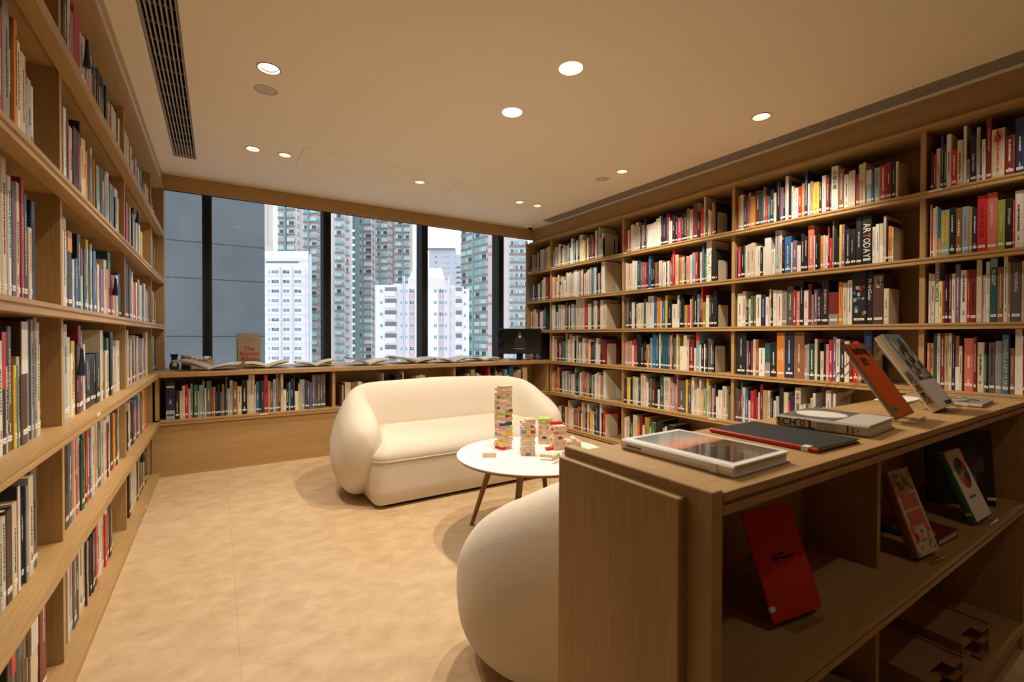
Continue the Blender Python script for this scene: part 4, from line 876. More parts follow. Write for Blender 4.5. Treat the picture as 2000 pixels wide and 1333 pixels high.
g = bpy.data.materials.new('acrylic'); g.use_nodes = True; nt = g.node_tree; nt.nodes.clear()
out = nt.nodes.new('ShaderNodeOutputMaterial'); tr = nt.nodes.new('ShaderNodeBsdfTransparent'); tr.inputs[0].default_value = (.93, .93, .91, 1)
gl = nt.nodes.new('ShaderNodeBsdfGlossy'); gl.inputs['Roughness'].default_value = .05; fr = nt.nodes.new('ShaderNodeFresnel'); fr.inputs[0].default_value = 1.45
ge = nt.nodes.new('ShaderNodeNewGeometry'); iv = nt.nodes.new('ShaderNodeMath'); iv.operation = 'SUBTRACT'; iv.inputs[0].default_value = 1; nt.links.new(ge.outputs['Backfacing'], iv.inputs[1]); ml = nt.nodes.new('ShaderNodeMath'); ml.operation = 'MULTIPLY'; nt.links.new(iv.outputs[0], ml.inputs[0]); nt.links.new(fr.outputs[0], ml.inputs[1])
mx = nt.nodes.new('ShaderNodeMixShader'); nt.links.new(ml.outputs[0], mx.inputs[0]); nt.links.new(tr.outputs[0], mx.inputs[1]); nt.links.new(gl.outputs[0], mx.inputs[2]); nt.links.new(mx.outputs[0], out.inputs[0]); MATS['acrylic'] = g
def easel(label, x, y, z, az, tilt, w, h, m, th_):
    t = thing('book_stand', label, 'stand', (x, y, z), az)
    # local: x across, y back, z up
    tt = math.tan(tilt); d = .003
    if m == 'acrylic':
        one('back_plate', t, lambda b: b.prism([(th_/cos(tilt)+d, 0.004), (th_/cos(tilt)+d+.003, .004), (th_/cos(tilt)+d+.003+h*tt, h), (th_/cos(tilt)+d+h*tt, h)], w*.2, w*.8, 'x', m))
        one('front_ledge', t, lambda b: (b.box(w*.2, w*.8, -.018, th_+.02, 0, .003, m), b.box(w*.2, w*.8, -.021, -.018, 0, .014, m)))
        one('rear_leg', t, lambda b: b.prism([(h*tt+th_+.0, h*.92), (h*tt+th_+.003, h*.92), (h*tt+th_+.0565+.06, 0), (h*tt+th_+.0535+.06, 0)], w*.3, w*.7, 'x', m))
    else:
        for s in (.25, .75):
            one('wire_frame', t, lambda b: (b.tube([(w*s, -.028, .010), (w*s, -.028, .0022), (w*s, th_+.004, .0022), (w*s, th_+.006+h*.82*tt, h*.82)], .0022, m, 8),
                b.tube([(w*s, th_+.006+h*.82*tt, h*.82), (w*s-.004, h*tt+th_+.10, .0022), (w*s, th_+.004, .0022)], .0022, m, 8)), True)
        one('cross_wire', t, lambda b: b.tube([(w*.25, -.028, .010), (w*.75, -.028, .010)], .0022, m, 8), True)
        one('cross_wire', t, lambda b: b.tube([(w*.25, th_+.006+h*.5*tt, h*.5), (w*.75, th_+.006+h*.5*tt, h*.5)], .0022, m, 8), True)
    return t
# orange lumbung book on a wooden-looking wire stand
mat('tan_wire', (.66, .54, .38), .4); mat('kraft', (.25, .17, .10), .8)
def pb4(t):
    h, w = .225, .17
    pts = [(.002, 0.004), (w*.70, .004), (w*.86, .02), (w*.93, .05), (w*.90, .10), (w*.93, .16), (w*.88, .205), (w*.74, h-.002), (.002, h-.002)]
    one('cover_panel', t, lambda b: b.prism(pts, -.0008, .001, 'y', mat('orange_cover', (.80, .12, .02), .45)))
    text('title', 'lumbung', 'ink', t, onface(w*.48, h*.88, -.0012), w*.74, h*.16, bold=.02)
    text('title', '米倉', 'ink', t, onface(w*.36, h*.74, -.0012), w*.36, h*.12, bold=.02)
    one('call_number_label', t, lambda b: b.box(.004, .05, -.0014, .0, .018, .030, mat('green_label', (.02, .28, .16), .5)))
hardback('book', 'orange book lettered lumbung leaning on a stand on the case', leaning(1.462, .462, CT_+.014, R(6), .56), .17, .225, .010, 'kraft', pb4, group=grp)
easel('wire stand behind the orange leaning book', 1.462, .462, CT_+.0004, R(6), .56, .17, .19, 'tan_wire', .012)
# WHAT WE MADE
def pb5(t):
    w, h, th = .165, .26, .026
    def pic(b):
        rg = random.Random(11); b.box(.004, w-.001, -.0005, .001, h*.36, h-.001, pm('l'))
        for i in range(120):
            z = h*(.38+.5*rg.random()**1.2); x = rg.uniform(.02, w-.02); s = rg.uniform(.003, .012)
            b.box(max(.005, x-s), min(w-.002, x+s*.8), -.0007-i*2e-6, .0005, max(h*.365, z-s*1.4), min(h*.93, z+s*1.1), pm(rg.choice('kugGtckNsUcw')))
    one('cover_picture', t, pic)
    one('cover_panel', t, lambda b: b.box(.02, w-.001, -.0009, .001, .001, h*.34, 'white'))
    text('title', 'WHAT', mat('pale', (.75, .72, .62), .5), t, onface(w*.40, h*.405, -.0016), w*.5, h*.05, bold=.01)
    text('title', 'WE MADE', 'ink', t, onface(w*.70, h*.05, -.0014), w*.45, h*.05, stretch=True, bold=.02)
    text('subtitle', 'documenta', 'ink_red', t, onface(w*.40, h*.315, -.0014), w*.5, h*.018) if False else None
    SM = Matrix(((0, 0, -1, -.0008), (0, -1, 0, 0), (-1, 0, 0, 0), (0, 0, 0, 1)))
    text('spine_title', 'WHAT WE MADE', 'ink', t, Matrix.Translation((0, th/2, h*.30)) @ SM, h*.42, th*.6, stretch=True, bold=.01)
hardback('book', 'thick book WHAT WE MADE with a crowded cityscape cover leaning on a stand', leaning(1.772, .462, CT_+.014, R(3.4), .57), .165, .26, .026, 'white', pb5, group=grp, spine=pm('c'))
easel('clear stand behind the WHAT WE MADE book', 1.772, .462, CT_+.0004, R(3.4), .57, .165, .20, 'acrylic', .028)
# two flat books at the far end of the case
def pbf(t):
    def pic(b):
        rg = random.Random(5); b.box(.004, .21, -.0004, .001, .004, .145, pm('G'))
        for i in range(40):
            x, z, s = rg.uniform(.02, .19), rg.uniform(.02, .13), rg.uniform(.004, .014); b.box(x-s, x+s, -.0005-i*2e-6, .0005, z-s, z+s, pm(rg.choice('gGwsck')))
    one('cover_picture', t, pic); one('call_number_label', t, lambda b: b.box(-.0008, .014, .001, .009, .03, .045, 'label'))
hardback('book', 'flat grey picture book lying at the far end of the case top', lying(2.02, .43, CT_+.0006, R(4), .011), .215, .15, .011, pm('c'), pbf, group=grp)
hardback('book', 'white magazine lying flat behind the WHAT WE MADE book', lying(1.93, .59, CT_+.0006, R(2), .006), .20, .09, .006, 'white', None, group=grp, tb=.001)
# books inside the case
def pb6(t):
    w, h = .152, .208
    def logo(b):
        b.prism([(w*.30, h*.52), (w*.33, h*.55), (w*.37, h*.545), (w*.42, h*.57), (w*.43, h*.53), (w*.41, h*.50), (w*.40, h*.46), (w*.385, h*.50), (w*.35, h*.505)], -.0006, .0004, 'y', 'ink')
    one('cover_emblem', t, logo); text('title', 'MILL6\nFoundation' if False else 'all rights\nreversed' if False else 'ART\nlibrary', 'ink', t, onface(w*.60, h*.525, -.0006), w*.30, h*.08) if False else None
    def ln(b):
        rg = random.Random(2)
        for j, (z, x0, x1) in enumerate(((.545, .46, .58), (.505, .46, .76))):
            x = w*x0
            while x < w*x1: l = rg.uniform(.002, .005); b.box(x, x+l, -.0006, .0004, h*z, h*z+.005, 'ink'); x += l+.0012
    one('title', t, ln); one('call_number_label', t, lambda b: b.box(-.0008, .014, -.0008, .004, h*.10, h*.145, 'label'))
mat('red_cloth', (.52, .022, .008), .6, noise=.05, nscale=300)
hardback('book', 'red book with small black emblem leaning on a clear stand inside the case', leaning(.915, .481, .535, R(-7.6), .37), .152, .208, .006, 'red_cloth', pb6, group=grp, tb=.002)
easel('clear acrylic stand under the red book in the left bay', .915, .481, .5202, R(-7.6), .37, .152, .15, 'acrylic', .008)
def pb7(t):
    w, h, th = .112, .214, .024; rg = random.Random(9)
    def stripes(b):
        for z0, z1 in ((.53, .70), (.33, .50)):
            x = w*.16
            while x < w*.86: d = rg.uniform(.003, .007); b.box(x, min(x+d, w*.88), -.0006, .0004, h*z0, h*z1, pm('S')); x += d+.0016
    one('title', t, stripes)
    def leaf(b):
        for i in range(70):
            top_ = rg.random() < .5; z = rg.uniform(.74, .95)*h if top_ else rg.uniform(.02, .28)*h; x = rg.uniform(.08, .92)*w
            if not top_ and .3*w < x < .7*w and .1*h < z < .2*h: continue
            s = rg.uniform(.002, .005); a_ = rg.uniform(0, pi); c_, s_ = cos(a_), sin(a_)
            b.prism([(x-s*1.8*c_, z-s*1.8*s_), (x+s*.6*s_, z-s*.6*c_), (x+s*1.8*c_, z+s*1.8*s_), (x-s*.6*s_, z+s*.6*c_)], -.0006-i*2e-6, .0004, 'y', pm(rg.choice('nnNoSvr')))
        for x, z, m_ in ((.16, .30, 'S'), (.82, .30, 'S'), (.24, .21, 'r'), (.06, .87, 'o'), (.90, .92, 'o'), (.32, .82, 'v'), (.60, .84, 'v')):
            b.prism([(w*x+.008*cos(2*pi*i/14), h*z+.011*sin(2*pi*i/14)) for i in range(14)], -.001, .0004, 'y', pm(m_))
    one('cover_picture', t, leaf)
    text('subtitle', 'STORIES' if False else 'Short Stories', pm('t'), t, onface(w*.5, h*.15, -.0012), w*.4, h*.03) if False else None
    one('subtitle', t, lambda b: [b.box(w*(.36+.05*i), w*(.36+.05*i)+.003, -.0008, .0004, h*.15, h*.175, 'ink_grey') for i in range(6)])
hardback('book', 'cream book with floral border and red striped title leaning inside the case', leaning(1.503, .43, .535, R(-5), .345), .112, .214, .024, pm('c'), pb7, group=grp, spine=pm('u'))
easel('clear acrylic stand under the floral book', 1.503, .43, .5202, R(-5), .345, .112, .16, 'acrylic', .026)
def pb8(t):
    w, h = .142, .21; cx, cz = w*.52, h*.66
    def wheel(b):
        cols = 'rrBbnnoorrBb'
        for i in range(12):
            a0, a1 = 2*pi*i/12, 2*pi*(i+1)/12
            b.prism([(cx+.006*cos(a0), cz+.006*sin(a0)), (cx+.046*cos(a0), cz+.046*sin(a0)), (cx+.048*cos((a0+a1)/2), cz+.048*sin((a0+a1)/2)), (cx+.046*cos(a1), cz+.046*sin(a1)), (cx+.006*cos(a1), cz+.006*sin(a1))], -.0006, .0004, 'y', pm(cols[i]))
    one('colour_wheel', t, wheel)
    one('title', t, lambda b: [b.box(w*(.25+.06*i), w*(.25+.06*i)+.005, -.0008, .0004, h*.30, h*.335, pm('n')) for i in range(7)])
    one('call_number_label', t, lambda b: b.box(-.001, .002, .004, .018, h*.1, h*.13, 'label'))
hardback('book', 'white book with a colour wheel and green spine leaning inside the case', leaning(1.941, .42, .535, R(-1), .39), .142, .21, .022, 'white', pb8, group=grp, spine=pm('n'))
easel('clear acrylic stand under the colour wheel book', 1.941, .42, .5202, R(-1), .39, .142, .16, 'acrylic', .024)
def pb9(t):
    rg = random.Random(6)
    def pic(b):
        for i in range(22):
            x, z, s = rg.uniform(.02, .12), rg.uniform(.02, .13), rg.uniform(.006, .016); b.box(x-s, x+s, -.0005-i*2e-6, .0005, z-s*.6, z+s*.6, pm(rg.choice('rRSr')))
    one('cover_picture', t, pic)
hardback('book', 'small red patterned book lying flat inside the case', lying(1.66, .435, .5206, R(-2), .022), .15, .15, .022, pm('R'), pb9, group=grp, spine=pm('b'))
def pb10(t):
    rg = random.Random(8); w, h = .20, .255
    def pic(b):
        for i in range(26):
            x, z, s = rg.uniform(.06, .17), rg.uniform(.08, .19), rg.uniform(.004, .016); b.box(x-s, x+s, -.0005-i*2e-6, .0005, z-s, z+s, pm(rg.choice('gUBkN')))
        b.box(w*.30, w*.42, -.0012, .0004, h*.55, h*.68, pm('N')); b.box(w*.6, w*.85, -.0012, .0004, h*.45, h*.65, pm('U'))
    one('cover_picture', t, pic); one('call_number_label', t, lambda b: b.box(w-.025, w+.0006, -.001, .004, .02, .03, 'label'))
hardback('book', 'large black art book propped against the right end inside the case', leaning(2.09, .575, .5206, R(-44), .10), .20, .255, .014, 'black', pb10, group=grp, spine='black', pages='paper')
# wooden letter trays and pale basket on the lowest shelf
def tray(label, x, y, z, az):
    t = thing('letter_tray', label, 'tray', (x, y, z), az, 'wooden letter trays in the case')
    w, d, h = .22, .21, .10; m = 'tray_wood'
    for s in (0, w-.006): one('side', t, lambda b: b.box(s, s+.006, 0, d, 0, h, m))
    one('back', t, lambda b: b.box(.006, w-.006, d-.006, d, 0, h, m))
    for z_ in (.004, .052, .088):
        one('tier', t, lambda b: b.prism([(.006, 0.0), (.07, 0.0), (.07, .028), (.15, .028), (.15, 0), (w-.006, 0), (w-.006, d-.006), (.006, d-.006)], z_, z_+.004, 'z', m))
wood('tray_wood', (.30, .18, .09), (.38, .24, .12), 'x')
tray('dark wooden letter tray on the lowest shelf, left one', 1.56, .42, .0955, R(-3)); tray('dark wooden letter tray on the lowest shelf, right one', 1.84, .425, .0955, R(-3))
t = MB(); t.lathe([(.04, 0), (.085, .004), (.105, .05), (.112, .12), (.109, .124), (.104, .118), (.097, .05), (.078, .010), (.001, .008)], mat('pale_bowl', (.55, .46, .36), .6), n=40)
o = t.obj('bowl', None, True); o.location = (1.255, .50, .0955); tag(o, 'pale rounded bowl on the lowest case shelf by the divider', 'bowl')
# ------------------------------------------------------------------ things on the window ledge
LZ = .8064
def open_book(label, u, yv, w, h, az, aL, aR, mL, mR, th=.012, picture=None):
    """open book resting in a V on a small wire stand; aL/aR = rise of each wing"""
    x = bp(u, 700, 1, yv).x
    t = thing('open_book', label, 'book', (x, yv, LZ+.012), az, 'open books on the window ledge')
    def wing(s, a, name, m, top):
        # gently arched wing, fore edge raised
        n = 8; up, lo = [], []
        for i in range(n+1):
            f = i/n; r = w*f; z = r*sin(a)+.010*sin(pi*f)*(1 if top else 1)
            x_ = s*r*cos(a); up.append((x_, z+th*(1-.25*f))); lo.append((x_, z*.98-.002))
        poly = up+lo[::-1]
        return lambda b: b.prism([(p, q) for p, q in poly], -h/2, h/2, 'y', m)
    one('page_block', t, wing(-1, aL, '', mL, 0), 30); one('page_block', t, wing(1, aR, '', mR, 1), 30)
    def cov(b):
        for s, a in ((-1, aL), (1, aR)):
            pts = [(0, -.003), (s*(w+.004)*cos(a), (w+.004)*sin(a)-.003)]
            b.prism([(pts[0][0], pts[0][1]-.0025), (pts[1][0], pts[1][1]-.0025), (pts[1][0], pts[1][1]), (pts[0][0], pts[0][1])], -h/2-.003, h/2+.003, 'y', pm('c') if picture != 'k' else pm('u'))
    one('cover', t, cov)
    if picture:
        def pic(b):
            rg = random.Random(int(u)); a = aR
            if picture == 'map':
                cols = 'lSmlcm'; 
                for i in range(4):
                    for j in range(2):
                        f0, f1 = .08+.21*i, .08+.21*(i+1)
                        z0, z1 = [f*w*sin(a)+.010*sin(pi*f)+th*(1-.25*f)+.0008 for f in (f0, f1)]
                        b.add([(f0*w*cos(a), -h*.42+j*h*.42, z0), (f1*w*cos(a), -h*.42+j*h*.42, z1), (f1*w*cos(a), j*h*.42, z1), (f0*w*cos(a), j*h*.42, z0)], [(0, 1, 2, 3)], pm(cols[(i+j*3) % 6]))
            elif picture == 'pink':
                for f0, f1 in ((.3, .92),):
                    z0, z1 = [f*w*sin(a)+.010*sin(pi*f)+th*(1-.25*f)+.0008 for f in (f0, f1)]
                    b.add([(f0*w*cos(a), -h*.42, z0), (f1*w*cos(a), -h*.42, z1), (f1*w*cos(a), h*.1, z1), (f0*w*cos(a), h*.1, z0)], [(0, 1, 2, 3)], pm('S'))
        if picture in ('map', 'pink'): one('page_picture', t, pic)
    s_ = thing('wire_stand', ('wire stand under the '+label)[:400].replace('wire stand under the open thick dark-edged magazine', 'wire stand under the dark-edged magazine'), 'stand', (x, yv, LZ), az, 'wire stands on the window ledge')
    for y in (-h*.25, h*.25):
        one('wire', s_, lambda b: b.tube([(-w*.62*cos(aL), y, .0015), (-w*.62*cos(aL), y, .010+w*.62*sin(aL)-.004), (0, y, .0055), (w*.62*cos(aR), y, .010+w*.62*sin(aR)-.004), (w*.62*cos(aR), y, .0015)], .0013, 'steel', 6), True)
        one('foot_wire', s_, lambda b: b.tube([(-w*.62*cos(aL), y, .0015), (w*.62*cos(aR), y, .0015)], .0013, 'steel', 6), True)
mat('mag', (.62, .60, .56), .4); mat('mag2', (.42, .36, .28), .5)
OB = [(412, 4.72, .22, .27, -8, 20, 10, 'mag2', 'paper', .012, None, 'open book at the left end of the window ledge'),
 (522, 4.80, .18, .27, -4, 11, 14, 'paper', 'paper', .012, None, 'open book on the ledge in front of the tan box'),
 (616, 4.80, .18, .27, -4, 9, 15, 'paper', 'paper', .010, 'pink', 'open book with pinkish right page on the ledge'),
 (716, 4.72, .20, .27, -4, 17, 12, 'mag2', 'paper', .016, None, 'open book with yellowed pages behind the left half of the sofa'),
 (806, 4.80, .23, .28, -4, 12, 8, 'mag2', 'mag', .022, 'k', 'open thick dark-edged magazine before the centre mullion'),
 (878, 4.72, .21, .28, -4, 11, 13, 'mag', 'paper', .014, 'map', 'open atlas-like book with coloured right page on the ledge'),
 (938, 4.82, .19, .26, -4, 10, 7, 'mag', 'mag', .012, None, 'open book lying low just left of the monitor')]
for u, y, w, h, az, aL, aR, mL, mR, th, pc, lb in OB: open_book(lb, u, y, w, h, R(az), R(aL), R(aR), mL, mR, th, pc)
# tan archive box with red title
t = thing('archive_box', 'tan cardboard archive box titled in red standing on the window ledge', 'box', (.155, 5.0, LZ), R(-3))
mat('tan_card', (.36, .28, .18), .8, noise=.05, nscale=80); mat('tan_card_dark', (.15, .10, .06), .8)
one('body', t, lambda b: b.box(0, .19, 0, .20, 0, .262, 'tan_card'))
one('lid', t, lambda b: b.box(-.003, .185, -.003, .203, .245, .315, 'tan_card'))
one('side_panel', t, lambda b: b.box(-.006, -.001, .004, .196, .001, .312, 'tan_card_dark'))
M0 = Matrix.Translation((.10, -.0012, .155)) @ TXM
text('title', 'The\nNotion\nAlbum', 'ink_red', t, Matrix.Translation((.098, -.0035, .125)) @ TXM, .155, .19, lsp=.85)
# jars
t = thing('jar', 'round glass jar with dark blue stopper and white tag at the ledge corner', 'jar', (-.315, 4.92, LZ)); J = 1
mat('seeds', (.10, .075, .05), .8, noise=.5, nscale=250); mat('navy_plastic', (.015, .015, .06), .4)
one('glass', t, lambda b: b.lathe([(.022, .001), (.034, .008), (.037, .03), (.032, .052), (.022, .062), (.022, .085), (.024, .088)], 'seeds', n=28), True)
one('neck_band', t, lambda b: b.lathe([(.0235, .062), (.0235, .084)], pm('c'), n=28, cap=False), True)
one('stopper', t, lambda b: b.lathe([(.019, .088), (.021, .100), (.029, .128), (.029, .131), (.024, .131)], 'navy_plastic', n=28), True)
one('paper_tag', t, lambda b: b.prism([(.006+.016*cos(2*pi*i/20), .045+.016*sin(2*pi*i/20)) for i in range(20)], -.0385, -.037, 'y', 'label'))
t = thing('jar', 'straight grey-filled glass jar with cream lid beside the blue-stoppered jar', 'jar', (-.232, 4.93, LZ))
one('glass', t, lambda b: b.lathe([(.034, .001), (.036, .006), (.036, .098), (.033, .104)], 'seeds', n=28), True)
one('paper_band', t, lambda b: b.lathe([(.0365, .036), (.0365, .060)], mat('grey_band', (.35, .32, .28), .6), n=28, cap=False), True)
one('lid', t, lambda b: b.lathe([(.035, .104), (.036, .106), (.036, .122), (.034, .124)], pm('c'), n=28), True)
# framed scrap with white fluff behind the jars
t = thing('wooden_tray', 'pale wooden tray with white fluffy paper leaning near the left mullion', 'tray', (-.20, 5.12, LZ))
one('board', t, lambda b: b.box(0, .17, 0, .012, 0, .075, pm('c')))
def fluff(b):
    rg = random.Random(1)
    for i in range(26):
        x, z = rg.uniform(.0, .14), rg.uniform(.06, .095); r = rg.uniform(.010, .018)
        b.lathe([(.002, -r), (r*.7, -r*.6), (r, 0), (r*.7, r*.6), (.002, r)], 'white', (x, -.002+rg.uniform(-.012, .012), z), 8)
one('paper_fluff', t, fluff, 60)
t = thing('monitor', 'black flat monitor on a stand at the right end of the window ledge', 'monitor', (3.12, 4.72, LZ), -YAW+R(3))
one('panel', t, lambda b: b.bbox(-.265, .265, 0, .028, .075, .385, 'matte_black', .005))
m = mat('screen', (.008, .008, .009), .16, .5)
one('screen', t, lambda b: b.box(-.255, .255, -.001, .001, .088, .375, 'screen'))
def figure(b):
    mm = mat('screen_figure', (.02, .02, .022), .4, emit=(.10, .10, .11), estr=.03); m2 = mat('screen_face', (.03, .03, .03), .4, emit=(.25, .24, .23), estr=.10)
    b.prism([(-.07, .20), (-.06, .255), (-.04, .28), (-.015, .292), (.015, .292), (.04, .28), (.065, .255), (.08, .20), (.08, .16), (-.08, .16)], -.0014, 0, 'y', mm)
    b.prism([(-.002+.019*cos(2*pi*i/18), .318+.026*sin(2*pi*i/18)) for i in range(18)], -.0016, 0, 'y', m2)
    b.prism([(-.02, .295), (.02, .295), (.0, .265)], -.0018, 0, 'y', mat('screen_white', (.1, .1, .1), .4, emit=(.6, .6, .65), estr=.5))
one('screen_image', t, figure)
one('subtitles', t, lambda b: [b.box(-.085+.0105*i, -.085+.0105*i+.008, -.0016, 0, z, z+.003, 'screen_white') for i in range(16) for z in ((.142, .134) if 3 < i < 12 else (.142,))])
one('neck', t, lambda b: b.box(-.04, .04, .028, .05, .004, .16, 'matte_black')); one('foot', t, lambda b: b.bbox(-.13, .13, -.07, .11, 0, .010, 'black', .003))
t = thing('headphones', 'black headphones hanging on the left side of the monitor', 'headphones', (2.93, 4.80, LZ), -YAW)
one('headband', t, lambda b: b.tube([(-.03-.075*sin(a_)*.5, .0, .30+.075*cos(a_)) for a_ in [pi*k/14-.3 for k in range(15)]], .007, 'black', 8), True)
for z in (.225,): 
    one('ear_cup', t, lambda b: b.lathe([(.004, 0), (.034, .003), (.036, .014), (.03, .022), (.004, .024)], 'matte_black', (-.045, 0, .205), 20), True)
one('ear_cup', t, lambda b: b.lathe([(.004, 0), (.034, .003), (.036, .014), (.03, .022), (.004, .024)], 'matte_black', (-.02, 0, .235), 20), True)
one('hook', t, lambda b: b.box(-.05, .02, .010, .016, .30, .308, 'black'))
one('cable', t, lambda b: b.tube([(-.045, 0, .205), (-.055, .0, .12), (-.04, -.02, .05), (-.01, -.03, .004)], .002, 'black', 6), True)
# ------------------------------------------------------------------ the city outside
def bframe(D):
    M = Matrix((RT, FW, Vector((0, 0, 1)))).transposed().to_4x4(); e = Vector((RT.x, RT.y, 0)).normalized(); f = Vector((FW.x, FW.y, 0)).normalized()
    M = Matrix((e, f, Vector((0, 0, 1)))).transposed().to_4x4(); M.translation = (f.x*D, f.y*D, EYE); return M
HZ = 657
mat('tile_pink', (.64, .53, .50), .8, noise=.05, nscale=.5); mat('salmon_band', (.46, .29, .24), .8); mat('teal_glass', (.26, .44, .45), .25, .6)
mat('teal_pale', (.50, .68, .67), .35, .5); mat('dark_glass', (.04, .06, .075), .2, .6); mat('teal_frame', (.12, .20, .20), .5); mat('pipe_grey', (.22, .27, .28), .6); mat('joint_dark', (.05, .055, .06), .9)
mat('white_render', (.80, .79, .83), .85, noise=.05, nscale=.4); mat('pale_pink', (.76, .66, .67), .85, noise=.04, nscale=.4); mat('pink_panel', (.60, .47, .49), .85)
mat('grey_render', (.62, .66, .72), .85); mat('beige_render', (.66, .56, .50), .85); mat('trim_shade_grey', (.25, .24, .26), .9)  # last grey: real sills, slabs and ledges, plus painted balcony shade
def wintype(kind, w, h):
    """one bay window seen from the street side; local x across, z up, projects to -y"""
    b = MB(); d = .5
    g_ = {'t': 'teal_glass', 'p': 'teal_pale', 'k': 'dark_glass', 'w': 'dark_glass', 'v': 'pipe_grey'}[kind]
    if kind in 'tpk':
        b.box(-w/2, w/2, -d, 0, -h*.06, 0, 'teal_frame'); b.box(-w/2, w/2, -d*.9, 0, 0, h, 'teal_pale' if kind != 'p' else 'teal_glass')
        b.box(-w/2+.12, w/2-.12, -d*.9-.03, 0, .12, h-.12, g_)
        n = 3 if w < 3 else 4
        for i in range(1, n): x = -w/2+w*i/n; b.box(x-.05, x+.05, -d*.9-.06, 0, 0, h, 'teal_frame')
        if kind == 'k': b.box(-w/2+.14, -w/2+w/n-.05, -d*.9-.045, 0, .15, h-.15, 'teal_pale')
        b.box(-w/2-.08, w/2+.08, -d-.1, 0, -h*.18, -h*.05, 'trim_shade_grey')
    else:
        b.box(-w/2, w/2, -.05, 0, 0, h, 'white_render'); n = max(2, int(w/.8))
        for i in range(n): x = -w/2+w*i/n; b.box(x+.06, x+w/n-.06, -.08, 0, .1, h*.48, g_); b.box(x+.06, x+w/n-.06, -.08, 0, h*.54, h-.1, 'pipe_grey' if i % 2 else g_)
    o = b.obj('window'); me = o.data; bpy.data.objects.remove(o); return me
def tower_block(name, label, D, u0, u1, vtop, wall, cols, pitch, v0, extra=None, depth=12, wlim=100, vbot=760):
    """frontage parallel to the picture, D metres away. cols: (u centre, width px, height px, kinds, phase px, band)"""
    s = D/FPX; X = lambda u: (u-1000)*s; Z = lambda v: (HZ-v)*s
    M = bframe(D); M.translation.z = EYE
    t = thing(name, label, 'building', mtx=M)
    b = MB(); q_ = 1+depth/D
    b.prism([(X(u0), 0), (X(u1), 0), (X(u1)*q_ if X(u1) < 0 else X(u1), depth), (X(u0)*q_, depth)], Z(vbot), Z(vtop), 'z', wall); fac = MB(); wins = []
    rng = random.Random(int(u0))
    for (uc, wp, hp, kinds, ph, band, *lim) in cols:
        vt = lim[0] if lim else vtop; v = v0+ph
        while v < vbot-20:
            if v-hp > vt: wins.append((uc, v, wp, hp, rng.choice(kinds), band))
            v += pitch
    for uc, v, wp, hp, k, band in wins:
        if band: fac.box(X(uc-wp/2-.6), X(uc+wp/2+.6), -.12, 0, Z(v+pitch*.30), Z(v+hp*.12), band)
    b.obj('walls', t)
    if fac.v: fac.obj('spandrels', t)
    if extra: 
        e = MB(); extra(e, X, Z); e.obj('details', t)
    wins.sort(key=lambda q: -q[2]*q[3]); cache = {}; restw = MB()
    for i, (uc, v, wp, hp, k, band) in enumerate(wins):
        key = (k, wp, hp)
        if key not in cache: cache[key] = wintype(k, wp*s, hp*s)
        if i < wlim:
            o = bpy.data.objects.new('window', cache[key]); COL.objects.link(o); o.parent = t; o.location = (X(uc), 0, Z(v))
        else:
            me = cache[key]; restw.T = Matrix.Translation((X(uc), 0, Z(v)))
            for p in me.polygons:
                restw.add([me.vertices[j].co for j in p.vertices], [tuple(range(len(p.vertices)))], me.materials[p.material_index])
    if restw.v: o = restw.obj('small_windows', t); o['kind'] = 'stuff'
    return t
def pipes(us, m='pipe_grey', w=.35, v1=330): return lambda e, X, Z: [e.box(X(u)-w, X(u)+w, -.7, 0, Z(760), Z(v1), m) for u in us]
KT = 'ttppkk'
tower_block('tower_block', 'pink-tiled residential tower with teal bay windows in the second window pane', 170, 543.5, 634, 330, 'tile_pink',
    [(550, 12, 8, KT, 0, 'salmon_band'), (569, 15, 8, KT, 0, 'salmon_band'), (597.5, 8, 8, KT, 8, 'salmon_band'), (613, 13.5, 8, KT, 8, 'salmon_band'), (584.5, 3.5, 6, 'k', 4, None), (624, 3, 5, 'k', 8, None)], 16, 378,
    lambda e, X, Z: (pipes((558.5, 604))(e, X, Z), [e.box(X(622), X(632), -1.2, 0, Z(v), Z(v)+.25, 'trim_shade_grey') for v in range(392, 740, 16)], e.box(X(586), X(587), -.5, 0, Z(760), Z(330), 'beige_render')))
tower_block('tower_block', 'slim residential tower beside the left mullion of the third pane', 167, 648, 689, 330, 'tile_pink',
    [(661.5, 13, 8.5, KT, 0, 'salmon_band'), (679, 6.5, 8, 'ttpk', 6, 'salmon_band'), (671.5, 3, 7, 'k', 3, None)], 16.2, 396,
    lambda e, X, Z: (e.box(X(684), X(692), 1, 6, Z(760), Z(330), 'teal_frame'), [e.box(X(688), X(693), -.4, .2, Z(v)-.8, Z(v), 'white_render') for v in range(450, 740, 14)]))
tower_block('tower_block', 'broad residential tower filling the middle of the third pane', 196, 694.5, 806, 330, 'tile_pink',
    [(702.5, 10, 7.5, KT, 0, 'salmon_band'), (719, 15.5, 7.5, KT, 0, 'salmon_band'), (739, 8, 7.5, KT, 8, 'salmon_band', 330), (751.5, 12, 7.5, KT, 8, 'salmon_band'), (780, 12.5, 7.5, KT, 2, 'salmon_band'), (794.5, 11, 7.5, KT, 2, 'salmon_band'), (730, 2.5, 5, 'k', 6, None), (761, 2.5, 4, 'k', 8, None), (771, 2.5, 5, 'k', 6, None)], 13.8, 397,
    lambda e, X, Z: (pipes((709, 743.8, 787), w=.4)(e, X, Z), [e.box(X(762), X(769), -1.2, 0, Z(v), Z(v)+.3, 'trim_shade_grey') for v in range(420, 740, 14)], e.box(X(726), X(727), -.5, 0, Z(760), Z(330), 'white_render'), e.box(X(768), X(769), -.5, 0, Z(760), Z(330), 'pipe_grey')))
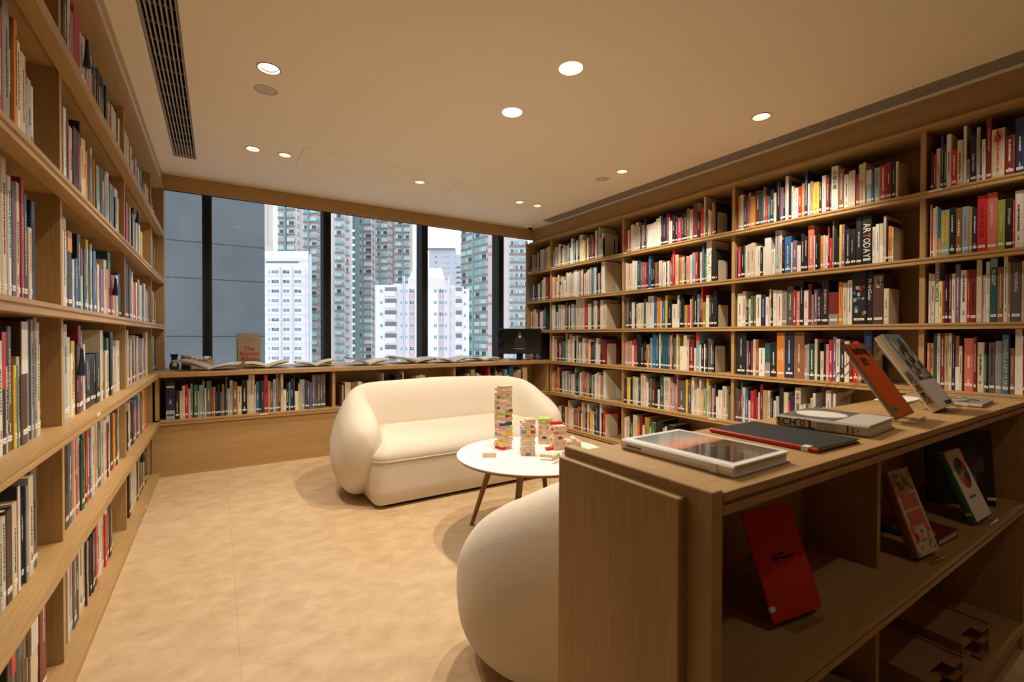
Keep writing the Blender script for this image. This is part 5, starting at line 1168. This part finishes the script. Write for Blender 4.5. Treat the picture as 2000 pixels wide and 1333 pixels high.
# white block in front of the first tower
wc = []
for uc, wp in ((538, 15), (559.5, 13), (582, 14)): wc += [(uc, wp, 7, 'v', 0, None, 500), (uc, wp, 6.5, 'vw', 18.5, None, 500)]
tower_block('apartment_block', 'white concrete block with rows of windows right of the grey wall', 146, 500, 603, 492, 'white_render', [(538, 15, 7, 'vvw', 0, None, 520), (559.5, 13, 7, 'vvw', 0, None, 520), (582, 14, 7, 'vvw', 0, None, 520), (526, 3, 7, 'w', 0, None, 520)], 18.7, 536,
    lambda e, X, Z: (e.box(X(500), X(603.5), -.8, 0, Z(512), Z(510), 'pale_pink'), [e.box(X(u)-.3, X(u)+.3, -.7, 0, Z(760), Z(524), 'pale_pink') for u in (548.5, 571, 596)], [e.box(X(500), X(602), -.35, 0, Z(v), Z(v)+.25, 'grey_render') for v in range(541, 740, 19)],
       [e.box(X(u), X(u)+.7, -.1, 0, Z(515.5), Z(511.5), 'trim_shade_grey') for u in range(520, 584, 4)], e.box(X(603), X(607), .3, .9, Z(760), Z(498), 'grey_render'), [e.box(X(u)-.1, X(u)+.1, 2, 2.2, Z(492), Z(486), 'pipe_grey') for u in range(556, 602, 5)]))
# pink and white stepped block in front
PB = [(745, 5, 7, 'wwv', 0, None, 557), (784, 4, 7, 'v', 0, None, 548), (794, 4, 7, 'vw', 0, None, 548), (804.5, 9, 8, 'wv', 0, 'pink_panel', 548), (816.5, 6.5, 7.5, 'v', 0, None, 520), (850.5, 6.5, 7.5, 'v', 0, None, 520), (862, 9, 8, 'wv', 0, 'pink_panel', 550), (870.5, 4, 7.5, 'w', 0, None, 559), (881, 2.5, 7, 'vw', 0, None, 559), (908.5, 4.5, 6.5, 'wv', 2, None, 564), (756.5, 7, 6, 'w', 2, None, 560), (767.5, 12, 6, 'wv', 2, None, 560), (896, 9.5, 6, 'wv', 2, None, 562)]
tower_block('apartment_block', 'low pink and white stepped apartment block in the middle panes', 119, 733, 916, 565, 'white_render', PB, 22.5, 573,
    lambda e, X, Z: (e.box(X(733), X(768), -.02, 4, Z(565), Z(557.5), 'white_render'), e.box(X(768), X(810), -.05, 6, Z(565), Z(555), 'pale_pink'), e.box(X(797), X(868), -.06, 9, Z(565), Z(545), 'pale_pink'), e.box(X(809), X(857), -.08, 8, Z(545), Z(524), 'white_render'),
       e.prism([(X(798), Z(545)), (X(809), Z(524)), (X(809), Z(545))], -.07, .5, 'y', 'white_render'), e.prism([(X(857), Z(524)), (X(862), Z(524)), (X(868), Z(545)), (X(857), Z(545))], -.07, .5, 'y', 'white_render'),
       e.box(X(868), X(903), -.05, 4, Z(565), Z(559.5), 'pale_pink'),
       [e.box(X(a_), X(c_), -.02, 0, Z(760), Z(557), 'pale_pink') for a_, c_ in ((776, 799), (857, 872), (874, 888))], [e.box(X(a_), X(c_), -.03, 0, Z(760), Z(549), 'pink_panel') for a_, c_ in ((798.6, 811), (856, 867.5))],
       [e.box(X(a_), X(c_), -1.5, 0, Z(v), Z(v)+1.3, 'pale_pink') for a_, c_ in ((752, 775), (890, 902)) for v in [580.5+22.5*k for k in range(8)]], [e.box(X(a_), X(c_), -.1, 0, Z(v), Z(v)+1.1, 'trim_shade_grey') for a_, c_ in ((752, 775), (890, 902)) for v in [570.5+22.5*k for k in range(8)]],  # the grey boxes paint in the shade of the balcony recesses
       [e.box(X(a_)-.1, X(a_)+.1, -.5, 0, Z(760), Z(540), 'grey_render') for a_ in (788, 790.5, 876, 877.5)]))
tower_block('office_block', 'distant pale grey office block under the white sky in the fourth pane', 230, 838, 891, 489, 'grey_render',
    [(851.5, 3.5, 4, 'w', 0, None), (866.5, 2.2, 3.5, 'w', 0, None), (872.5, 2.2, 3.5, 'w', 0, None), (877, 2.2, 3.5, 'w', 0, None), (888, 2, 4, 'w', 0, None)], 10.6, 505,
    lambda e, X, Z: (e.box(X(836), X(889), -1.5, 4, Z(489), Z(486.5), 'trim_shade_grey'), e.box(X(889), X(902), .5, 2, Z(760), Z(498), 'grey_render'), [e.box(X(891), X(900), .5, 1.2, Z(v+3.5), Z(v), 'pipe_grey') for v in range(521, 740, 10)]), 16)
# beige slab
tower_block('tower_block', 'narrow beige slab tower just right of the grey concrete wall', 260, 517, 534, 330, 'beige_render', [], 16, 400, lambda e, X, Z: (e.box(X(523), X(524), -.5, 0, Z(760), Z(330), 'tile_pink'), e.box(X(517), X(534.5), -.8, 0, Z(760), Z(479), 'tile_pink')), 10)
# right tower seen at an angle, with its own flank
def angled():
    D = 184; near = Vector((RT.x, RT.y, 0)).normalized()*((952.6-1000)/FPX*D)+Vector((FW.x, FW.y, 0)).normalized()*D
    az = R(-6.2); dl = Vector((sin(az), cos(az), 0)); nr = Vector((-cos(az), sin(az), 0))   # facade runs away along dl, faces -x side
    M = Matrix((-dl, -nr, Vector((0, 0, 1)))).transposed().to_4x4(); M.translation = (near.x, near.y, EYE)
    t = thing('tower_block', 'tall angled tower with long rows of teal windows in the fourth pane', 'building', mtx=M)
    L = 19.5; one('walls', t, lambda b: b.box(-L, 0, 0, 16, -22, 70, 'tile_pink'))
    p = 3.0; z0 = 34.0
    cache = {k: wintype(k, 3.9, 1.9) for k in 'tpk'}; rng = random.Random(2); n = 0; sp = MB()
    for i in range(-6, 18):
        z = z0-i*p
        sp.box(-L, 0, -.25, 0, z-1.0, z-.1, 'salmon_band')
        for x, c_, ww in ((-2.5, cache, 3.9), (-7.0, cache, 3.9), (-12.4, cache, 3.9), (-17.3, cache, 3.9)):
            k = rng.choice('tttpk'); o = bpy.data.objects.new('window', c_[k]) if n < 100 else None
            if o: COL.objects.link(o); o.parent = t; o.location = (x, 0, z); n += 1
    sp.obj('spandrels', t); one('drain_pipes', t, lambda b: b.box(-10, -9.5, -1, 0, -22, 70, 'teal_glass'))
angled()
tower_block('tower_block', 'plain pink end wall of a tower with brown bands left of the last mullion', 183, 953, 978, 330, 'tile_pink', [(970.5, 4, 5, 'k', 0, None)], 14.8, 486,
    lambda e, X, Z: ([e.box(X(953), X(966), -.15, 0, Z(v+5), Z(v), 'salmon_band') for v in (480, 495.5, 575, 591, 655, 670)], e.box(X(967), X(978), -.2, 0, Z(760), Z(330), 'trim_shade_grey')), 14)
tower_block('tower_block', 'teal-windowed tower seen in the narrow last window pane', 176, 984, 1030, 330, 'tile_pink',
    [(999, 7.5, 8, KT, 0, 'salmon_band'), (1008, 6, 8, KT, 0, 'salmon_band'), (1017, 8, 8, KT, 0, 'salmon_band'), (1026.5, 8, 8, KT, 0, 'salmon_band')], 15.7, 480, None, 14)
# near concrete party wall
b = MB(); D = 9.0
b.box(-6, .690, D, D+6, -14, 14, 'concrete')
zs = [-11.8+k*.0 for k in range(1)]
for z in (3.18, 2.60, 2.015, 1.085, .50, -.1): pass
o = b.obj('concrete_wall'); tag(o, 'grey concrete neighbouring building wall filling the left window panes', 'building')
t = o
b = MB()
for z in (4.2, 3.40, 2.60, 2.015, 1.085, .5): b.box(-6, .6902, D-.002, D, z-.006, z+.006, 'joint_dark')
b.box(.62, .6904, D-.002, D, -3, -2.99, 'trim_shade_grey'); j = b.obj('casting_joints', t)
